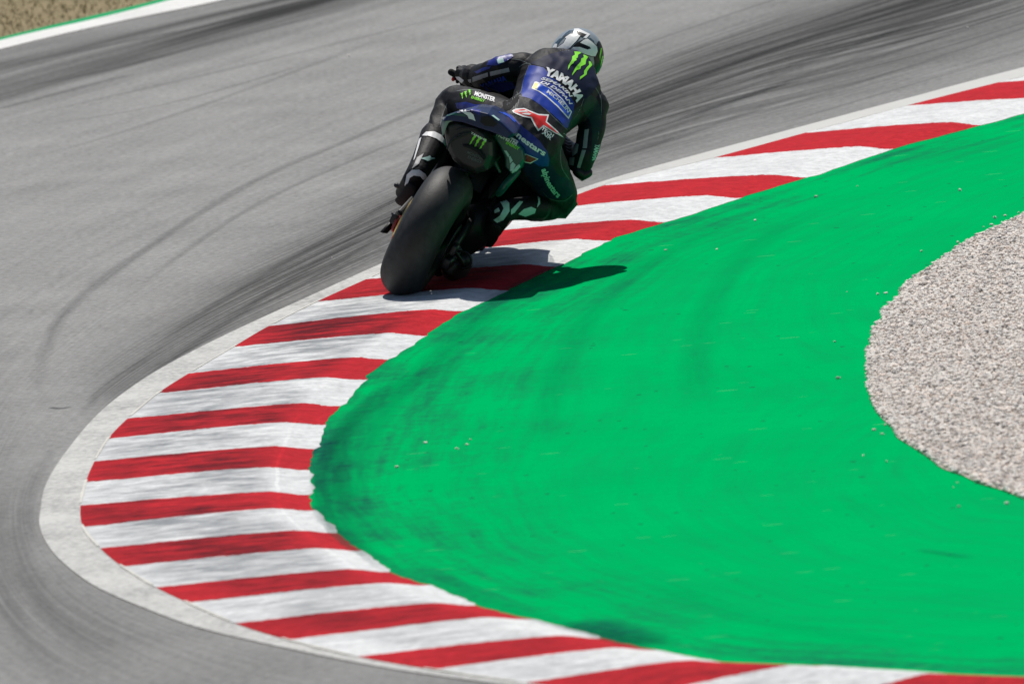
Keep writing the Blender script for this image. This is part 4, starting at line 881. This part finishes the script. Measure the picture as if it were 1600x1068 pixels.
claws('thigh_claw_mark', z1((262, 628))[0], 9, 5, -25, K['claw'], bvB, rider); lettering('thigh_sponsor_lettering', 'MONSTER', z1((325, 635))[0], z1((495, 690))[0], 6.5, K['white'], bvB, rider, .003, .04); lettering('thigh_sponsor_lettering_lower', 'ENERGY', z1((300, 660))[0], z1((410, 695))[0], 4.0, K['claw'], bvB, rider, .003, .03)
decal('forearm_patch', z1((330, 440), (400, 405), (470, 392), (455, 412), (350, 455)), K['deepblue'], bvB, rider, .003, 1.6)
decal('thigh_stripe', z1((170, 700), (260, 690), (330, 712), (430, 712), (480, 740), (380, 745), (280, 755), (180, 745)), K['deepblue'], bvB, rider, .002)
def seams(name, lines, wd=.55, mat='dimgrey', bvh=None):
    for P in lines:
        c = catmull(np.array(P, float), 6); t = np.gradient(c, axis=0); t /= np.linalg.norm(t, axis=1)[:, None]; n_ = np.c_[-t[:, 1], t[:, 0]]*wd
        decal(name, [tuple(q) for q in np.vstack([c+n_, (c-n_)[::-1]])], K[mat], bvh or bvB, rider, .0012, 1.6)
decal('sleeve_bounce_tint', smoothp(z1((1255, 620), (1340, 660), (1385, 780), (1380, 900), (1350, 1050), (1330, 1180), (1290, 1180), (1310, 1000), (1290, 850), (1230, 760)), 3), K['suitbounce'], bvB, rider, .0013)  # paints green bounce light on to the dark right sleeve
decal('side_bounce_tint', smoothp(z1((1150, 760), (1215, 720), (1200, 830), (1130, 960), (1090, 1080), (1050, 1060), (1090, 950)), 3), K['suitbounce'], bvB, rider, .0013)  # same painted bounce tint along the right flank
seams('seam', [z1((700, 400), (740, 375), (785, 372), (800, 390)), z1((660, 640), (700, 620), (716, 600), (740, 500), (785, 380)), z1((700, 640), (800, 665), (900, 735), (1020, 850), (1110, 930)),
   z1((1330, 560), (1380, 660), (1385, 800)), z1((1240, 660), (1200, 760), (1120, 900), (1100, 1000)), z4((600, 290), (580, 380), (590, 480), (640, 560)), z4((505, 430), (470, 420), (300, 470)),
   z4((430, 590), (500, 680), (600, 700), (660, 660)), z4((820, 180), (835, 250), (820, 330)), z1((600, 330), (700, 340), (780, 372)), z1((180, 600), (260, 590), (420, 600), (560, 650)), z1((100, 700), (60, 800), (40, 900))])
for P in ([z1((585+k*16, 655-k*9), (600+k*16, 690-k*4), (600+k*13, 730+k*4)) for k in range(7)]): seams('stretch_rib', [P], .45)
for k in range(6): seams('stretch_rib', [z4((600+k*4, 250+k*22), (625+k*4, 262+k*22), (655+k*2, 262+k*20))], .45, 'greyprint')
decal('stretch_inset', smoothp(z1((560, 700), (610, 640), (680, 590), (700, 660), (640, 740), (580, 760)), 3), K['softblack'], bvB, rider, .0014)
lettering('arm_lettering', 'YAMAHA', z4((812, 320))[0], z4((790, 430))[0], 7, K['paleteal'], bvB, rider, .003, .04)
# knee sliders and elbow slider
def blob(name, pts, rad, mat, parent=rider, flat=1., n=16, vox=None): 
    m = M(); m.tube([Wp(*p) for p in pts], rad, n, flat=flat); return m.build(name, K[mat], parent)
blob('knee_slider', [(886, 300, .60), (890, 316, .62), (878, 332, .60), (862, 334, .56)], [.030, .040, .034, .022], 'black')
blob('knee_slider', [(694, 150, .66), (690, 160, .64), (686, 170, .60)], [.022, .028, .020], 'black')
decal_l = blob('knee_trim', [(704, 137, .66), (700, 146, .68), (694, 154, .66)], [.006, .007, .006], 'white')
blob('elbow_slider', [(903, 268, .53), (910, 274, .54), (918, 270, .56)], [.026, .028, .024], 'black')
# boots
def boot(name, shaft, foot, rs, rf, trims):
    m = M(); m.tube([Wp(*p) for p in shaft], rs, 20); m.tube([Wp(*p) for p in foot], rf, 20, flat=.8); o = m.build(name, K['leather'], rider); solidify_union(o, .004, 4); return o
bl = boot('boot', [(679, 212, .46), (672, 232, .38), (662, 252, .29), (652, 270, .22)], [(652, 268, .22), (645, 282, .22), (637, 295, .30), (629, 302, .38)], [.068, .066, .058, .052], [.050, .050, .046, .036], 0)
m = M(); m.tube([Wp(x, y, d)-uv_*.035 for x, y, d in [(648, 283, .19), (640, 298, .27), (631, 306, .40)]], [.030, .034, .030], 14, flat=.45, side=av); m.build('sole', K['softblack'], bl)
br = boot('boot', [(842, 325, .44), (822, 325, .36), (800, 327, .28), (786, 332, .22)], [(788, 330, .22), (778, 344, .22), (770, 358, .30), (766, 366, .38)], [.058, .056, .052, .050], [.050, .050, .046, .036], 0)
m = M(); m.tube([Wp(x, y, d)-uv_*.035 for x, y, d in [(780, 346, .19), (772, 360, .27), (766, 370, .40)]], [.030, .034, .030], 14, flat=.45, side=av); m.build('sole', K['softblack'], br)
bvl = bvh_of(bl); bvr = bvh_of(br); z3 = lambda *p: zc(4.45, 560, 240, *p)
decal('boot_collar', [z2((500, 515), (540, 478), (620, 475), (690, 510), (738, 580), (740, 640), (705, 590), (640, 545), (570, 520)), z2((470, 550), (495, 530), (470, 620), (430, 740), (415, 760))], K['white'], bvl, bl, .003, 1.4)
decal('boot_emblem', z2((482, 740), (540, 725), (575, 712), (590, 730), (628, 737), (590, 750), (555, 765), (520, 750)), K['paleteal'], bvl, bl, .003, 1.2)
decal('heel_cup', [z2((350, 900), (400, 852), (470, 850), (530, 890), (552, 930), (520, 960), (480, 915), (420, 905), (380, 930), (345, 1030), (330, 1000)), z2((425, 935), (470, 930), (525, 975), (515, 990), (460, 950))], K['white'], bvl, bl, .003, 1.4)
decal('boot_panel', z2((500, 700), (515, 690), (470, 790), (400, 840), (430, 780), (450, 730)), K['greyprint'], bvl, bl, .003, 1.4)
decal('heel_cup', z3((940, 318), (975, 292), (1010, 300), (1048, 345), (1050, 400), (1010, 460), (965, 480), (940, 462), (985, 430), (1010, 380), (990, 340), (955, 325)), K['paleteal'], bvr, br, .003, 1.4)
decal('heel_cup_stroke', z3((945, 395), (975, 375), (985, 400), (950, 415)), K['paleteal'], bvr, br, .003, 1.4)
decal('boot_collar', [z3((1060, 390), (1120, 330), (1145, 335), (1085, 410), (1060, 425)), z3((1110, 420), (1150, 385), (1200, 370), (1235, 385), (1225, 415), (1160, 438)), z3((1240, 285), (1262, 310), (1262, 350), (1240, 375), (1250, 330))], K['paleteal'], bvr, br, .003, 1.4)
# gloves: palm, four fingers and a thumb closed round each grip
def glove(a, b, wrist, parent):
    a = np.array(a); b = np.array(b); ax_ = (b-a)/np.linalg.norm(b-a); c = (a+b)/2; f_ = hv-ax_*(hv@ax_); f_ /= np.linalg.norm(f_); up = np.cross(f_, ax_); up = up if up[2] > 0 else -up
    m = M(); wr = np.array(wrist)
    m.tube([wr, c-f_*.045+up*.02, c-f_*.005+up*.034], [.044, .044, .034], 16, flat=.75, side=ax_); m.tube([wr-(c-wr)*.55, wr], [.058, .050], 16)
    L_ = [.92, 1.05, 1.0, .82]
    for k in range(4):
        o = c+ax_*(-.034+.0225*k); l = L_[k]; q0 = [(-.012, .036), (.016, .036), (.034, .014), (.030, -.014), (.010, -.028)]
        m.tube([o+f_*x*l+up*y*(.9+.1*l) for x, y in q0], [.0135, .0125, .0118, .0110, .0095], 10)
    m.tube([c-ax_*.045-f_*.035+up*.01, c-ax_*.052-f_*.012-up*.012, c-ax_*.040+f_*.008-up*.028, c-ax_*.022+f_*.024-up*.030], [.015, .0125, .0115, .009], 10)
    o = m.build('glove', K['leather'], parent); return solidify_union(o, .0028, 3)
glv = glove(GL[0], GL[1], Wp(733, 120, .83), rider)
gl2 = glove(GRc[0], GRc[1], Wp(862, 214, .86), rider)
bvg = bvh_of(glv)
decal('glove_cuff_patch', z1((160, 480), (200, 480), (240, 510), (215, 545), (165, 540), (145, 520)), K['white'], bvg, glv, .002, 1.2)
decal('glove_red_patch', z1((140, 470), (165, 478), (150, 540), (140, 520)), K['brightred'], bvg, glv, .0024, 1.2)
# helmet
hc = Wp(900, 90, .90); m = M(); hs = ang(28); hu = Jv*cos(R_(28))+Iv*sin(R_(28)); hf = np.cross(hu, hs); hf = hf if hf@Fv > 0 else -hf
rings = []
for q in np.linspace(.05, pi-.05, 26):
    ct, s_ = cos(q), sin(q); rings.append([hc + hu*ct*.142 + s_*(hs*.128*cos(t)+hf*(.158 if sin(t) > 0 else .135)*sin(t)) for t in np.linspace(0, 2*pi, 40, endpoint=False)])
m.loft(rings); hel = m.build('helmet', K['helmet'], rider)
m = M(); rr = []
for q in np.linspace(-.55, .30, 9): rr.append([hc+hu*(.146*sin(q))+cos(q)*(hs*.132*cos(t)+hf*.162*sin(t)) for t in np.linspace(.25, pi-.25, 22)])
n0 = len(rr[0]); V_ = [p for r in rr for p in r]; F_ = [(a_*n0+k, a_*n0+k+1, (a_+1)*n0+k+1, (a_+1)*n0+k) for a_ in range(8) for k in range(n0-1)]
m.add(V_, F_); vz = m.build('visor', K['black'], hel); md = vz.modifiers.new('s', 'SOLIDIFY'); md.thickness = .003
bvh_h = bvh_of(hel)
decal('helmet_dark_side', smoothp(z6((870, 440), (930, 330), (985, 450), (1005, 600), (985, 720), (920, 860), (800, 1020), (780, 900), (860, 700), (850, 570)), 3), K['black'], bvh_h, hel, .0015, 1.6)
for P in (z6((425, 215), (480, 175), (545, 172), (530, 222), (420, 255), (360, 290)), z6((765, 300), (800, 285), (855, 335), (862, 390), (800, 340)), z6((250, 380), (330, 300), (420, 270), (350, 330), (300, 400), (240, 440))):
    decal('helmet_slate_patch', P, K['helmetblue'], bvh_h, hel, .0018, 1.4)
zn = lambda *p: z6(*[((x-600)*1.10+600, (y-420)*1.10+415) for x, y in p])
decal('helmet_number_outline', [zn((418, 292), (502, 243), (608, 238), (655, 270), (602, 343), (505, 442), (445, 494), (285, 486), (258, 474), (338, 422), (407, 372), (445, 308)), zn((480, 490), (542, 422), (602, 366), (690, 322), (744, 306), (805, 350), (878, 422), (888, 492), (856, 564), (795, 564), (640, 513))], K['black'], bvh_h, hel, .0024, 1.4)
decal('helmet_number', [zn((430, 300), (505, 250), (605, 244), (645, 272), (595, 340), (500, 440), (440, 487), (290, 478), (275, 470), (345, 425), (415, 375), (450, 310)), zn((490, 485), (545, 430), (640, 430), (740, 465), (790, 450), (770, 425), (640, 370), (690, 332), (742, 314), (800, 355), (870, 425), (880, 490), (850, 556), (800, 556), (640, 506))], K['helmetwhite'], bvh_h, hel, .0032, 1.3)
decal('helmet_spoiler_frame', z6((555, 150), (620, 148), (795, 232), (735, 300), (690, 285), (745, 240), (592, 182), (590, 222), (540, 232)), K['helmetwhite'], bvh_h, hel, .0040, 1.3)
decal('helmet_vent', z6((592, 184), (745, 242), (720, 275), (660, 262), (595, 225)), K['black'], bvh_h, hel, .0036, 1.3)
decal('helmet_side_claw', [z6((955, 440), (975, 440), (968, 500), (950, 560), (945, 640), (935, 560)), z6((975, 560), (990, 560), (975, 650), (950, 720), (958, 640))], K['claw'], bvh_h, hel, .0026, 1.2)
decal('helmet_side_ring', z6((265, 375), (300, 380), (295, 430), (240, 470), (225, 440)), K['helmetwhite'], bvh_h, hel, .0028, 1.2)
